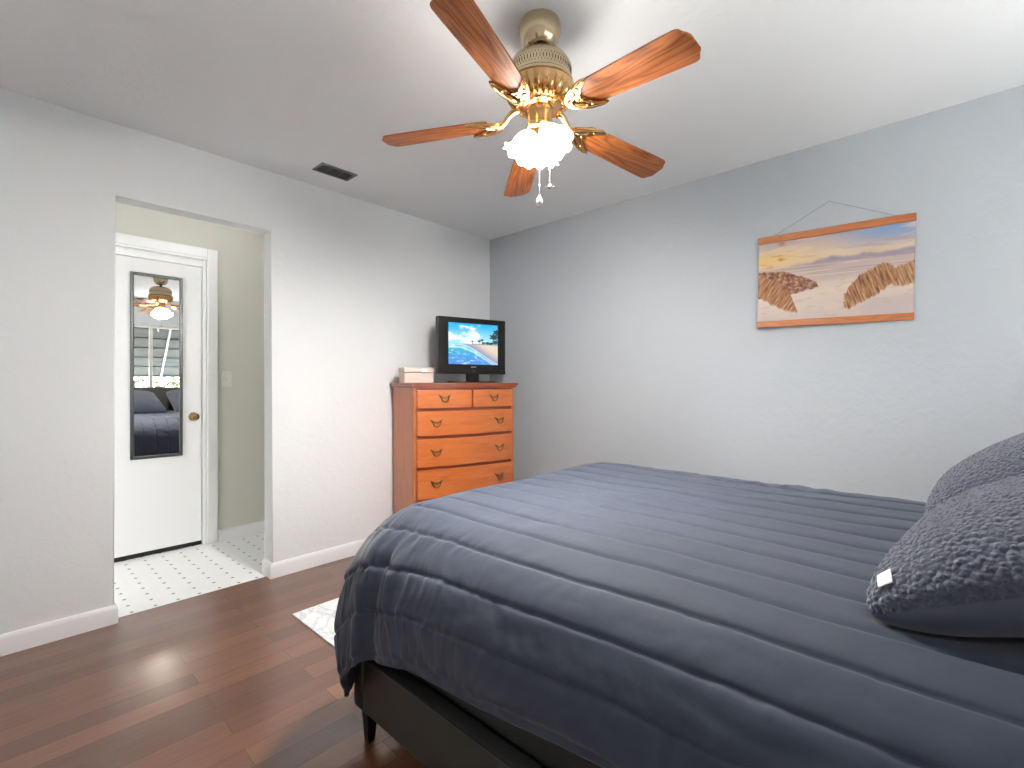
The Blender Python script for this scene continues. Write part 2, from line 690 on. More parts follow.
casing_leg(DX0 - CW, DX0 - 0.002)
casing_leg(DX1 + 0.002, DX1 + CW)
box(bm, DX0 - 0.002, DX1 + 0.002, YH - 0.017, YH, DZ + 0.002, DZ + CW, 0.005)
box(bm, DX0 - 0.012, DX0, YH - 0.012, YH + 0.05, 0, DZ, 0.002)
box(bm, DX1, DX1 + 0.012, YH - 0.012, YH + 0.05, 0, DZ, 0.002)
box(bm, DX0, DX1, YH - 0.012, YH + 0.05, DZ - 0.012, DZ + 0.002, 0.002)
box(bm, DX0, DX1, YH + 0.012, YH + 0.05, 2.016, DZ - 0.012, 0.002)
box(bm, DX1 - 0.022, DX1, YH + 0.006, YH + 0.05, 0, DZ - 0.012, 0.002)
struct(obj('trim_1', bm, M_TRIM))

door = empty('door_1', (DX0, YH + 0.014, 0))
door.rotation_euler = (0, 0, R(0.0))
struct(door)
bm = bmesh.new()
DW = DX1 - 0.022 - DX0
box(bm, 0.004, DW - 0.004, 0, 0.034, 0.032, 2.013, 0.003)
obj('door_leaf', bm, M_DOOR, door)
bm = bmesh.new()
box(bm, 0.004, DW - 0.004, 0.008, 0.030, 0.002, 0.031)  # black strip standing in for the shade in the gap under the door
obj('door_gap_shade', bm, M_BLACK, door)
bm = bmesh.new()
KM = Matrix.Translation((0.972 - DX0, 0, 0.933)) @ Matrix.Rotation(R(90), 4, 'X')
lathe(bm, [(0.0, 0.0), (0.031, 0.0), (0.031, 0.004), (0.026, 0.008), (0.012, 0.010), (0.011, 0.022), (0.014, 0.028), (0.024, 0.034), (0.0275, 0.044), (0.025, 0.054), (0.016, 0.060), (0.0, 0.062)], 28, KM)
tag(obj('door_handle', bm, simple('brass_knob', (0.36, 0.25, 0.11), 0.25, 1.0), door, smooth=40), 'round brass door knob')
bm = bmesh.new()
for z in (0.25, 1.0, 1.75):
    tube(bm, [(0.0, -0.004, z - 0.04), (0.0, -0.004, z + 0.04)], 0.006, 8)
obj('hinge', bm, M_BRASS_OLD, door)

# windows behind the camera
M_WFRAME = simple('window_frame_white', (0.72, 0.70, 0.66), 0.4)


def mk_pane():
    t = NT('window_glass')
    tr = t.n('ShaderNodeBsdfTransparent')
    gl = t.n('ShaderNodeBsdfGlossy', Roughness=0.0)
    mx = t.n('ShaderNodeMixShader')
    mx.inputs[0].default_value = 0.05
    t.l(tr.outputs[0], mx.inputs[1])
    t.l(gl.outputs[0], mx.inputs[2])
    t.l(mx.outputs[0], t.out.inputs['Surface'])
    t.t.nodes.remove(t.b)
    return t.m


M_PANE = mk_pane()


def window(name, along, pin, pout, a0, a1, z0, z1, mull):
    bm = bmesh.new()
    pm = (pin + pout) / 2
    lo, hi = pm - 0.02, pm + 0.02

    def b(u0, u1, c0, c1, q0=lo, q1=hi, bev=0.003):
        if along == 'x':
            box(bm, u0, u1, q0, q1, c0, c1, bev)
        else:
            box(bm, q0, q1, u0, u1, c0, c1, bev)
    fw = 0.045
    b(a0, a0 + fw, z0, z1)
    b(a1 - fw, a1, z0, z1)
    b(a0 + fw, a1 - fw, z0, z0 + fw)
    b(a0 + fw, a1 - fw, z1 - fw, z1)
    for m in mull:
        b(m - 0.022, m + 0.022, z0 + fw, z1 - fw)
    o = struct(obj(name, bm, M_WFRAME))
    bm = bmesh.new()
    b(a0 + fw, a1 - fw, z0 + fw, z1 - fw, pm - 0.002, pm + 0.002, 0)
    obj('pane', bm, M_PANE, o)
    bm = bmesh.new()
    s = 0.03 if pin > pout else -0.03
    q = sorted((pm + (0.02 if pin > pout else -0.02), pin + s))
    b(a0 - 0.0, a1 + 0.0, z0 - 0.0, z0 + 0.018, q[0], q[1], 0.004)
    obj('window_sill', bm, M_TRIM, o)
    return o


window('window_1', 'x', YN, YN - WT, *WIN1, [1.545])

# ------------------------------------------------------------------ outside (seen in the mirror)
bm = bmesh.new()
bmesh.ops.create_grid(bm, x_segments=8, y_segments=8, size=14, matrix=Matrix.Translation((0, 0, -0.16)))
t = NT('pale_bounce_concrete')
t.l(t.ramp(t.noise(t.coord(), 3, 5), [(0.3, (0.50, 0.50, 0.46)), (0.7, (0.62, 0.62, 0.60))]), t.b.inputs['Base Color'])  # pale neutral concrete, lightened to bounce daylight up to the ceiling
t.set(Roughness=0.95)
struct(obj('ground', bm, t.m))

aw = empty('window_awning', (1.545, YN - WT, 2.3))
tag(aw, 'grey green metal slat awning outside the window, seen in the door mirror', 'awning')
bm = bmesh.new()
slope = R(47)
AL, AW = 1.38, 2.1
for k in range(7):
    s0 = k * AL / 7
    Mx = Matrix.Rotation(-slope, 4, 'X')
    Mx = Matrix.Translation((0, -cos(slope) * s0, -sin(slope) * s0)) @ Matrix.Rotation(slope, 4, 'X')
    box(bm, -AW / 2, AW / 2, -AL / 7 * 1.02, 0, -0.006, 0.002, 0, M=Mx)
    box(bm, -AW / 2, AW / 2, -AL / 7 * 0.9, -AL / 7 * 0.80, -0.020, -0.006, 0, M=Mx)
ta = NT('awning_metal')
ta.set(Base_Color=(0.035, 0.042, 0.040), Roughness=0.55)
obj('slat_panel', bm, ta.m, aw)
M_AWBAR = simple('awning_bar', (0.35, 0.37, 0.36), 0.5)
for x in (-0.85, -0.25, 0.30, 0.85):
    bm = bmesh.new()
    tube(bm, [(x, 0.0, -0.045), (x, -cos(slope) * AL, -sin(slope) * AL - 0.045)], 0.016, 6)
    obj('rafter', bm, M_AWBAR, aw)
for x in (-0.95, 0.95):
    bm = bmesh.new()
    tube(bm, [(x, 0.0, -1.0), (x, -cos(slope) * AL * 0.95, -sin(slope) * AL - 0.01)], 0.012, 6)
    obj('support_bar', bm, M_AWBAR, aw)


def bush(x, y, h, r, label, seed):
    rnd = random.Random(seed)
    bm = bmesh.new()
    for k in range(1300):
        th, ph = rnd.uniform(0, 2 * pi), rnd.uniform(0.0, 1.0)
        rr = r * (0.72 + 0.36 * rnd.random())
        c = Vector((rr * cos(th) * sqrt(1 - (2 * ph - 1) ** 2), rr * sin(th) * sqrt(1 - (2 * ph - 1) ** 2), h * (0.12 + 0.9 * ph)))
        a = Vector((rnd.gauss(0, 1), rnd.gauss(0, 1), rnd.gauss(0.3, 0.7))).normalized()
        b = a.cross(Vector((rnd.gauss(0, 1), rnd.gauss(0, 1), rnd.gauss(0, 1)))).normalized()
        L, W = rnd.uniform(0.06, 0.11), rnd.uniform(0.025, 0.04)
        bm.faces.new([bm.verts.new(c + v) for v in (a * -L / 2, b * W, a * L / 2, b * -W)])
    o = empty('garden_bush', (x, y, -0.16))
    t = NT('bush_leaves')
    t.l(t.ramp(t.noise(t.coord(), 9, 2), [(0.35, (0.02, 0.05, 0.015)), (0.65, (0.11, 0.16, 0.05))]), t.b.inputs['Base Color'])
    obj('foliage', bm, t.m, o)
    bm = bmesh.new()
    for k in range(5):
        th = k * 2 * pi / 5
        tube(bm, [(0.02 * cos(th), 0.02 * sin(th), 0), (r * 0.5 * cos(th), r * 0.5 * sin(th), h * 0.8)], [0.014, 0.006], 6)
    obj('stem', bm, simple('bush_bark', (0.10, 0.07, 0.04), 0.9), o)
    tag(o, label, 'bush', 'bushes outside the window')


for k, (x, y, h, r) in enumerate(((-0.85, -3.6, 1.75, 0.60), (0.55, -3.75, 1.85, 0.60), (1.95, -3.65, 1.80, 0.60), (3.35, -3.75, 1.90, 0.60), (4.75, -3.65, 1.75, 0.60))):
    bush(x, y, h, r, 'leafy green bush in the garden beyond the window awning', 40 + k)

# ------------------------------------------------------------------ door mirror
MX0, MX1, MZ0, MZ1 = 0.611, 0.905, 0.662, 1.915
YD = YH + 0.013
mir = empty('door_mirror', ((MX0 + MX1) / 2, YD, (MZ0 + MZ1) / 2))
tag(mir, 'tall narrow mirror in a dark pewter frame on the white hall door', 'mirror')
bm = bmesh.new()
hw, hh, fw = (MX1 - MX0) / 2, (MZ1 - MZ0) / 2, 0.020
for x0, x1, z0, z1 in ((-hw, -hw + fw, -hh, hh), (hw - fw, hw, -hh, hh), (-hw + fw, hw - fw, -hh, -hh + fw), (-hw + fw, hw - fw, hh - fw, hh)):
    box(bm, x0, x1, -0.016, -0.001, z0, z1, 0.004, 2)
obj('mirror_frame', bm, M_MIRROR_FRAME, mir)
bm = bmesh.new()
box(bm, -hw + fw * 0.7, hw - fw * 0.7, -0.008, -0.001, -hh + fw * 0.7, hh - fw * 0.7)
obj('mirror_glass', bm, M_MIRROR, mir)
mir.rotation_euler = (0, 0, R(-0.36))

# ------------------------------------------------------------------ light switch in the hall
sw = empty('light_switch', (1.181, YH, 1.204))
tag(sw, 'ivory toggle light switch on the beige hall wall', 'switch')
bm = bmesh.new()
box(bm, -0.035, 0.035, -0.006, 0, -0.058, 0.058, 0.003, 2)
obj('switch_plate', bm, M_SWITCH, sw)
bm = bmesh.new()
box(bm, -0.005, 0.005, -0.018, 0.004, -0.010, 0.012, 0.002, 2, M=Matrix.Rotation(R(-18), 4, 'X'))
obj('toggle', bm, M_SWITCH, sw)
for z in (-0.03, 0.03):
    bm = bmesh.new()
    lathe(bm, [(0, 0), (0.0035, 0), (0.003, 0.0012), (0, 0.0016)], 12, Matrix.Translation((0, -0.006, z)) @ Matrix.Rotation(R(90), 4, 'X'))
    obj('screw', bm, M_SWITCH, sw)

# ------------------------------------------------------------------ added hall lamp (out of view, put in to brighten the hall)
hl = empty('added_hall_lamp', (1.05, 3.50, HC))
tag(hl, 'added round ceiling lamp, unseen, that brightens the hall beyond the doorway', 'lamp')
bm = bmesh.new()
lathe(bm, [(0, 0), (0.15, 0), (0.15, -0.02), (0.14, -0.025)], 40)
obj('lamp_base', bm, M_BRASS_PALE, hl, smooth=40)
bm = bmesh.new()
lathe(bm, [(0.14, -0.02), (0.145, -0.04), (0.125, -0.075), (0.08, -0.098), (0, -0.105)], 40)
obj('lamp_shade', bm, M_HALL_FILL, hl, smooth=60)

# ------------------------------------------------------------------ ceiling vent
vt = empty('ceiling_vent', (1.388, 2.724, HC))
tag(vt, 'small dark grey louvred air vent in the white ceiling', 'vent')
bm = bmesh.new()
vw, vd = 0.112, 0.064
for x0, x1, y0, y1 in ((-vw, vw, -vd, -vd + 0.014), (-vw, vw, vd - 0.014, vd), (-vw, -vw + 0.014, -vd + 0.014, vd - 0.014), (vw - 0.014, vw, -vd + 0.014, vd - 0.014)):
    box(bm, x0, x1, y0, y1, -0.006, 0.0, 0.0015, 1)
obj('vent_frame', bm, M_VENT, vt)
bm = bmesh.new()
for k in range(7):
    y = -vd + 0.022 + k * (2 * vd - 0.044) / 6
    box(bm, -vw + 0.014, vw - 0.014, -0.0065, 0.0065, -0.0008, 0.0008, 0, M=Matrix.Translation((0, y, -0.0035)) @ Matrix.Rotation(R(38), 4, 'X'))
for x in (-0.035, 0.035):
    box(bm, x - 0.003, x + 0.003, -vd + 0.012, vd - 0.012, -0.0035, -0.0015)
obj('louvre', bm, M_VENT, vt)
bm = bmesh.new()
box(bm, -vw + 0.01, vw - 0.01, -vd + 0.01, vd - 0.01, -0.0012, -0.0004)
obj('vent_backing', bm, M_VENT_IN, vt)

# ------------------------------------------------------------------ ceiling fan
FX, FY = 1.309, 1.073
fan = empty('ceiling_fan', (FX, FY, HC))
tag(fan, 'brass ceiling fan with five oak blades and lit frosted glass shades', 'ceiling fan')


def fz(z):
    return z - HC


bm = bmesh.new()
lathe(bm, [(0, 0), (0.070, 0), (0.0735, -0.014), (0.073, -0.034), (0.066, -0.064), (0.053, -0.084), (0.045, -0.090), (0.041, -0.088), (0.036, -0.089), (0.031, -0.080), (0, -0.07)], 56)
obj('canopy', bm, M_BRASS_PALE, fan, smooth=30)
bm = bmesh.new()
sphere(bm, (0, 0, -0.084), 0.024, sz=0.8)
tube(bm, [(0, 0, -0.07), (0, 0, -0.13)], 0.012, 14)
obj('downrod', bm, M_BLACK, fan, smooth=40)

bm = bmesh.new()
prof = [(0, fz(2.321)), (0.045, fz(2.321)), (0.075, fz(2.316)), (0.098, fz(2.301)), (0.108, fz(2.285)), (0.110, fz(2.277)), (0.110, fz(2.235)), (0.112, fz(2.230)), (0.117, fz(2.225)), (0.117, fz(2.217)), (0.111, fz(2.212)), (0.02, fz(2.212))]
lathe(bm, prof, 72)
obj('motor_housing', bm, M_BRASS_PALE, fan, smooth=30)
bm = bmesh.new()                                   # slots of the motor housing, one pattern
for row, (zc, hh_, cnt, wd) in enumerate(((2.258, 0.0065, 64, 0.0022), (2.271, 0.0018, 64, 0.0022), (2.245, 0.0018, 64, 0.0022))):
    for k in range(cnt):
        a = 2 * pi * (k + 0.5 * (row > 0)) / cnt
        box(bm, 0.1085, 0.1107, -wd / 2, wd / 2, fz(zc) - hh_, fz(zc) + hh_, M=Matrix.Rotation(a, 4, 'Z'))
obj('vent_slots', bm, M_DARK_HOLE, fan)

bm = bmesh.new()                                   # fluted lower bowl


def flute(a, i, r, z):
    if 2 <= i <= 5:
        k = abs(sin(a * 15))
        return r * (1 - 0.035 * k ** 3), z + 0.006 * k ** 3
    return r, z


lathe(bm, [(0.112, fz(2.213)), (0.121, fz(2.207)), (0.122, fz(2.195)), (0.116, fz(2.173)), (0.103, fz(2.155)), (0.085, fz(2.143)), (0.078, fz(2.145)), (0.072, fz(2.139)), (0.060, fz(2.135)), (0.030, fz(2.133))], 150, mod=flute)
obj('fluted_bowl', bm, M_BRASS, fan, smooth=25)

bm = bmesh.new()
lathe(bm, [(0.030, fz(2.137)), (0.046, fz(2.135)), (0.047, fz(2.128)), (0.044, fz(2.122)), (0.043, fz(2.085)), (0.047, fz(2.080)), (0.048, fz(2.070)), (0.043, fz(2.064)), (0.032, fz(2.060)), (0.030, fz(2.045)), (0.022, fz(2.032)), (0.010, fz(2.022)), (0.008, fz(2.012)), (0, fz(2.006))], 40)
obj('switch_housing', bm, M_BRASS, fan, smooth=30)

# blades: azimuth, height of the tip
BL = [(262.4, 2.053), (343.4, 2.051), (50.6, 2.062), (121.0, 2.082), (196.2, 2.114)]
RT, RR, ZR = 0.592, 0.185, 2.098


def blade_outline():
    L = RT - RR
    up = [(0.0, 0.040), (0.012, 0.049), (0.05, 0.0525)]
    top = []
    for k in range(9):
        f = k / 8
        top.append((0.05 + (L - 0.05 - 0.035) * f, 0.0525 + 0.0105 * f))
    tip = [(L - 0.026, 0.0615), (L - 0.018, 0.057), (L - 0.014, 0.049), (L - 0.012, 0.041), (L - 0.004, 0.034), (L, 0.026)]
    half = up[:2] + top + tip
    return half


def make_blade(az, ztip):
    half = blade_outline()
    o = [(x, y) for x, y in half]
    outl = [(x, -y) for x, y in half] + [(x, y) for x, y in reversed(half)]
    bm = bmesh.new()
    prism(bm, outl, -0.003, 0.003, bevel=0.0015, seg=2)
    b = obj('blade', bm, M_OAK, fan, smooth=40)
    droop = math.atan2(ztip - ZR, RT - RR)
    b.rotation_mode = 'XYZ'
    Mx = Matrix.Rotation(R(az), 4, 'Z') @ Matrix.Translation((RR, 0, fz(ZR))) @ Matrix.Rotation(-droop, 4, 'Y') @ Matrix.Rotation(R(-11), 4, 'X')
    b.matrix_local = Mx
    # bracket, built in the blade's own frame: crescent plate under the root + arm to the motor
    bm = bmesh.new()
    plate = []
    N = 40
    outer = []
    for k in range(N + 1):                          # scalloped inner edge facing the tip
        f = -1 + 2 * k / N
        y = 0.060 * f
        x = 0.028 + 0.060 * abs(f) ** 1.6 - 0.016 * (1 - abs(f)) - 0.006 * abs(sin(f * pi * 2.5))
        if abs(f) > 0.93:
            x -= 0.004
        outer.append((x, y))
    inner = []
    for k in range(N + 1):
        f = 1 - 2 * k / N
        y = 0.064 * f
        x = -0.052 + 0.108 * abs(f) ** 2.2
        inner.append((x, y))
    outl = outer + inner
    prism(bm, outl, -0.012, -0.0035, bevel=0.002, seg=2)
    for yy, xx in ((-0.040, 0.030), (0.040, 0.030), (0, 0.002)):
        sphere(bm, (xx, yy, -0.012), 0.006, sz=0.6, u=12, v=8)
    for sgn in (-1, 1):                              # raised scroll ribs
        tube(bm, [(-0.046, 0.006 * sgn, -0.013), (-0.030, 0.020 * sgn, -0.015), (-0.008, 0.034 * sgn, -0.015), (0.020, 0.048 * sgn, -0.014), (0.052, 0.058 * sgn, -0.012)], [0.006, 0.006, 0.005, 0.005, 0.003], 8)
        tube(bm, [(-0.030, 0.004 * sgn, -0.014), (-0.012, 0.014 * sgn, -0.016), (0.004, 0.024 * sgn, -0.015), (0.010, 0.036 * sgn, -0.013)], [0.004, 0.004, 0.004, 0.002], 6)
    br = obj('blade_bracket', bm, M_BRASS, b, smooth=40)
    tag(br, 'scrolled brass blade bracket')
    # arm from the bracket up to the bowl: end point in the fan's frame
    inv = Mx.inverted()
    a = R(az)
    pts = [(0.080, 2.144), (0.098, 2.138), (0.114, 2.122), (0.128, 2.104), (0.145, 2.094)]
    P = [inv @ Vector((r * cos(a), r * sin(a), fz(z))) for r, z in pts] + [Vector((-0.020, 0, -0.008))]
    bm = bmesh.new()
    tube(bm, P, [0.015, 0.012, 0.010, 0.010, 0.014, 0.016], 12)
    for f in bm.faces:
        f.smooth = True
    ar = obj('bracket_arm', bm, M_BRASS, b, smooth=50)
    return b


for az, zt in BL:
    make_blade(az, zt)

# light kit: arms, tulip shades with ruffled rims
for az, tilt in ((36, 34), (126, 34), (262, 38)):
    a = R(az)
    sh = None
    base = Matrix.Rotation(a, 4, 'Z') @ Matrix.Translation((0.028, 0, fz(2.052))) @ Matrix.Rotation(R(180 - tilt), 4, 'Y') @ Matrix.Scale(0.90, 4)

    def ruffle(ang, i, r, z):
        k = max(0.0, (i - 4) / 5.0)
        return r * (1 + 0.06 * k * sin(8 * ang)), z + 0.006 * k * cos(8 * ang)
    bm = bmesh.new()
    prof = [(0.020, 0.0), (0.027, 0.006), (0.037, 0.020), (0.044, 0.038), (0.046, 0.054), (0.045, 0.068), (0.047, 0.080), (0.053, 0.090), (0.061, 0.097), (0.066, 0.100)]
    lathe(bm, prof, 64, mod=ruffle)
    sh = obj('lamp_shade', bm, M_SHADE, fan, smooth=80)
    sh.matrix_local = base
    so = sh.modifiers.new('glass', 'SOLIDIFY')
    so.thickness = 0.003
    tag(sh, 'glowing ruffled frosted glass shade')
    bm = bmesh.new()
    lathe(bm, [(0, 0.012), (0.012, 0.014), (0.014, 0.026), (0.022, 0.046), (0.024, 0.060), (0.018, 0.076), (0, 0.084)], 20)
    obj('bulb', bm, M_BULB, sh, smooth=60)
    bm = bmesh.new()
    lathe(bm, [(0, -0.030), (0.012, -0.029), (0.021, -0.020), (0.024, -0.004), (0.025, 0.006), (0.023, 0.007), (0.020, 0.0)], 28)
    tube(bm, [base.inverted() @ (Matrix.Rotation(a, 4, 'Z') @ Vector((0.014, 0, fz(2.062)))), base.inverted() @ (Matrix.Rotation(a, 4, 'Z') @ Vector((0.020, 0, fz(2.068)))), (0, 0, -0.026)], 0.008, 10)
    obj('socket_cup', bm, M_BRASS, sh, smooth=40)


def pull(x, y, z0, z1, name):
    bm = bmesh.new()
    tube(bm, [(x, y, fz(z0)), (x, y, fz(z1))], 0.0008, 6)
    nb = int((z0 - z1) / 0.006)
    for k in range(nb):
        bmesh.ops.create_icosphere(bm, subdivisions=1, radius=0.0017, matrix=Matrix.Translation((x, y, fz(z0 - k * 0.006))))
    return obj(name, bm, M_CHROME, fan, smooth=60)


ch = pull(-0.020, -0.014, 2.025, 1.826, 'pull_chain')
bm = bmesh.new()
lathe(bm, [(0, 0.024), (0.003, 0.022), (0.004, 0.014), (0.009, 0.006), (0.0115, -0.006), (0.008, -0.018), (0.003, -0.024), (0, -0.026)], 8, Matrix.Translation((-0.020, -0.014, fz(1.806))))
tag(obj('crystal_pendant', bm, M_CRYSTAL, ch), 'clear crystal drop on the longer chain')
ch = pull(0.012, -0.034, 2.040, 1.868, 'pull_chain')
bm = bmesh.new()
px, py, pz = 0.012, -0.034, fz(1.858)
ri = Vector((sin(HEAD), -cos(HEAD), 0))
fo = Vector((cos(HEAD), sin(HEAD), 0))
for k in range(5):                                   # a tiny metal fan as a fob
    an = 2 * pi * k / 5 + 0.3
    d = (ri * cos(an) + fo * sin(an))
    s = d.cross(Vector((0, 0, 1)))
    c = Vector((px, py, pz))
    for zo in (0.0,):
        q = [c + d * 0.004 - s * 0.002, c + d * 0.019 - s * 0.004, c + d * 0.019 + s * 0.004, c + d * 0.004 + s * 0.002]
        lo = [bm.verts.new(v + Vector((0, 0, -0.001))) for v in q]
        hi = [bm.verts.new(v + Vector((0, 0, 0.001))) for v in q]
        bm.faces.new(list(reversed(lo)))
        bm.faces.new(hi)
        for j in range(4):
            bm.faces.new([lo[j], lo[(j + 1) % 4], hi[(j + 1) % 4], hi[j]])
lathe(bm, [(0, 0.012), (0.003, 0.010), (0.006, 0.002), (0.006, -0.004), (0, -0.008)], 12, Matrix.Translation((px, py, pz)))
tag(obj('fan_fob', bm, simple('grey_metal_fob', (0.30, 0.28, 0.25), 0.35, 0.9), ch), 'tiny metal fan hung on the shorter chain')

# ------------------------------------------------------------------ dresser
dr = empty('dresser', (1.866, 2.595, 0), R(-14.2))
tag(dr, 'tall cherry wood chest of drawers standing angled in the corner', 'dresser')
W_, D_, ZT = 0.782, 0.398, 1.175


def bowed(x0, x1, y_off, back, n=24, bow=0.036, wtot=W_):
    """plan outline: bowed front (towards -y), straight back"""
    pts = []
    for k in range(n + 1):
        x = x0 + (x1 - x0) * k / n
        f = max(0.0, min(1.0, x / wtot))
        pts.append((x, -bow * sin(pi * f) + y_off))
    return pts + [(x1, back), (x0, back)]


bm = bmesh.new()
prism(bm, bowed(0, W_, 0.012, D_, bow=0.034), 0.075, ZT - 0.03, bevel=0.002, seg=1)
obj('carcass', bm, M_CHERRY_D, dr)
for x0 in (-0.003, W_ - 0.019):
    bm = bmesh.new()
    box(bm, x0, x0 + 0.022, 0.004, D_ + 0.001, 0.075, ZT - 0.028, 0.003, 2)
    obj('side_panel', bm, M_CHERRY_V, dr)
bm = bmesh.new()
prism(bm, bowed(-0.026, W_ + 0.026, -0.018, D_ + 0.008, bow=0.036), ZT - 0.018, ZT, bevel=0.006, seg=3)
prism(bm, bowed(-0.016, W_ + 0.016, -0.008, D_ + 0.004, bow=0.036), ZT - 0.034, ZT - 0.018, bevel=0.004, seg=2)
obj('top', bm, M_CHERRY_D, dr)
bm = bmesh.new()
prism(bm, bowed(-0.012, W_ + 0.012, -0.004, D_, bow=0.036), 0.055, 0.115, bevel=0.006, seg=3)
obj('plinth_moulding', bm, M_CHERRY_D, dr)
for x, y in ((0.0, 0.0), (W_ - 0.09, 0.0), (0.0, D_ - 0.09), (W_ - 0.09, D_ - 0.09)):
    bm = bmesh.new()
    xo = x + 0.045
    lathe(bm, [(0, 0), (0.024, 0), (0.030, 0.012), (0.030, 0.022), (0.020, 0.034), (0.026, 0.048), (0.036, 0.060), (0, 0.060)], 24, Matrix.Translation((xo, y + 0.045, 0)))
    obj('foot', bm, M_CHERRY_D, dr, smooth=40)


def handle(parent, x, z):
    """bat-wing backplate with a drop bail, on the bowed front"""
    f = x / W_
    y = -0.036 * sin(pi * f) - 0.006
    sl = math.atan(-0.036 * pi / W_ * cos(pi * f))
    Mh = Matrix.Translation((x, y, z)) @ Matrix.Rotation(sl, 4, 'Z') @ Matrix.Rotation(R(90), 4, 'X')
    bm = bmesh.new()
    half = [(0, 0.006), (0.010, 0.006), (0.020, 0.012), (0.034, 0.020), (0.046, 0.025), (0.041, 0.013), (0.033, 0.004), (0.022, -0.002), (0.010, -0.004), (0, -0.007)]
    outl = [(-x_, y_) for x_, y_ in half] + [(x_, y_) for x_, y_ in reversed(half[1:-1])]
    prism(bm, outl, -0.001, 0.0025, M=Mh, bevel=0.0006, seg=1)
    h = obj('handle', bm, M_BRASS_MID, parent, smooth=40)
    bm = bmesh.new()
    bail = []
    for k in range(15):
        an = pi + pi * k / 14
        bail.append(Mh @ Vector((0.027 * cos(an), 0.008 + 0.034 * sin(an), 0.013)))
    pts = [Mh @ Vector((-0.034, 0.014, 0.004)), Mh @ Vector((-0.027, 0.009, 0.010))] + bail[1:-1] + [Mh @ Vector((0.027, 0.009, 0.010)), Mh @ Vector((0.034, 0.014, 0.004))]
    tube(bm, pts, [0.002] + [0.0034] * (len(pts) - 2) + [0.002], 8)
    for s in (-1, 1):
        sphere(bm, Mh @ Vector((0.029 * s, 0.010, 0.008)), 0.0055, u=10, v=8)
    obj('bail', bm, M_BRASS_OLD, parent, smooth=40)
    return h


def drawer(x0, x1, z0, z1, hs):
    bm = bmesh.new()
    prism(bm, bowed(x0, x1, -0.006, 0.03), z0, z1, bevel=0.006, seg=3)
    d = obj('drawer', bm, M_CHERRY, dr, smooth=30)
    for x in hs:
        handle(d, x, (z0 + z1) / 2 + 0.006)
    return d


drawer(0.020, 0.405, 1.006, 1.128, [0.205])
drawer(0.418, 0.762, 1.006, 1.128, [0.59])
for z0, z1 in ((0.822, 0.982), (0.616, 0.798), (0.404, 0.592), (0.135, 0.380)):
    drawer(0.020, 0.762, z0, z1, [0.148, 0.640])

# ------------------------------------------------------------------ television on the dresser
uu, nn = Vector((cos(R(-14.2)), sin(R(-14.2)), 0)), Vector((-sin(R(-14.2)), cos(R(-14.2)), 0))
tvp = Vector((1.866, 2.595, 0)) + uu * 0.5475 + nn * 0.20
tv = empty('television', (tvp.x, tvp.y, ZT), R(-14.2))
tag(tv, 'small black flat television showing a beach, on the dresser top', 'television')
Z0, Z1, HW = 0.067, 0.486, 0.2875
bm = bmesh.new()
box(bm, -HW, HW, 0.0, 0.045, Z0, Z1, 0.006, 3)
box(bm, -HW + 0.06, HW - 0.06, 0.045, 0.085, Z0 + 0.05, Z1 - 0.06, 0.018, 3)
box(bm, -0.214, 0.222, -0.003, 0.002, Z0 + 0.064, Z1 - 0.034, 0.002, 1)
box(bm, -HW + 0.001, HW - 0.001, -0.005, 0.004, Z0, Z0 + 0.030, 0.004, 2)
obj('casing', bm, M_BLACK, tv)

# picture of the screen
nu, nv = 170, 130
U, V = np.meshgrid(np.linspace(0, 1, nu), np.linspace(0, 1, nv), indexing='ij')    # V: 0 top


def paint_over(img, mask, col):
    m = np.clip(mask, 0, 1)[..., None]
    return img * (1 - m) + np.array(col) * m


sx = np.zeros((nu, nv, 3))
top, low = np.array(srgb(22, 168, 232)), np.array(srgb(150, 214, 240))
f = sstep(0, 0.45, V)[..., None]
sx = top * (1 - f) + low * f
cl = fbm(U * 3 + 2, V * 5 + 1, 5) + 0.75 * np.exp(-((U - 0.22) / 0.34) ** 2 - ((V - 0.34) / 0.11) ** 2) + 0.25 * np.exp(-((V - 0.42) / 0.08) ** 2)
sx = paint_over(sx, sstep(0.1, 0.7, cl) * 0.95, srgb(244, 248, 250))
hz = 0.50 + 0 * U
sand_edge = 0.50 + 0.52 * np.clip(1.12 - U, 0, 1) ** 1.0
sea_far = sstep(0.498, 0.503, V)
seacol = np.array(srgb(40, 176, 196)) * (1 - sstep(0.5, 0.95, V))[..., None] + np.array(srgb(66, 140, 214)) * sstep(0.5, 0.95, V)[..., None]
sx = sx * (1 - sea_far[..., None]) + seacol * sea_far[..., None]
shore = 0.50 + 0.55 * sstep(0.18, 1.25, U)
sand = sstep(0.502, 0.512, V) * sstep(-0.015, 0.02, shore + 0.01 * perlin(U * 12, V * 12) - V)
dryf = sstep(0.0, 0.25, shore - V)[..., None]
sc_ = np.array(srgb(150, 146, 168)) * (1 - dryf) + np.array(srgb(214, 196, 178)) * dryf
sx = sx * (1 - sand[..., None]) + sc_ * sand[..., None]
foam = np.exp(-((V - shore - 0.02) / 0.018) ** 2) + np.exp(-((V - 0.08 - shore - 0.02 * perlin(U * 9, V * 5)) / 0.022) ** 2) + 1.2 * sstep(0.1, 0.5, fbm(U * 8, V * 14, 4)) * np.exp(-((U - 0.40) / 0.22) ** 2 - ((V - 0.86) / 0.22) ** 2) + 0.6 * sstep(0.15, 0.5, fbm(U * 7 + 5, V * 24, 3)) * (V > 0.52) * (U < 0.35)
sx = paint_over(sx, 0.75 * foam * (V > 0.51) * (1 - sand * 0.8), srgb(208, 232, 244))
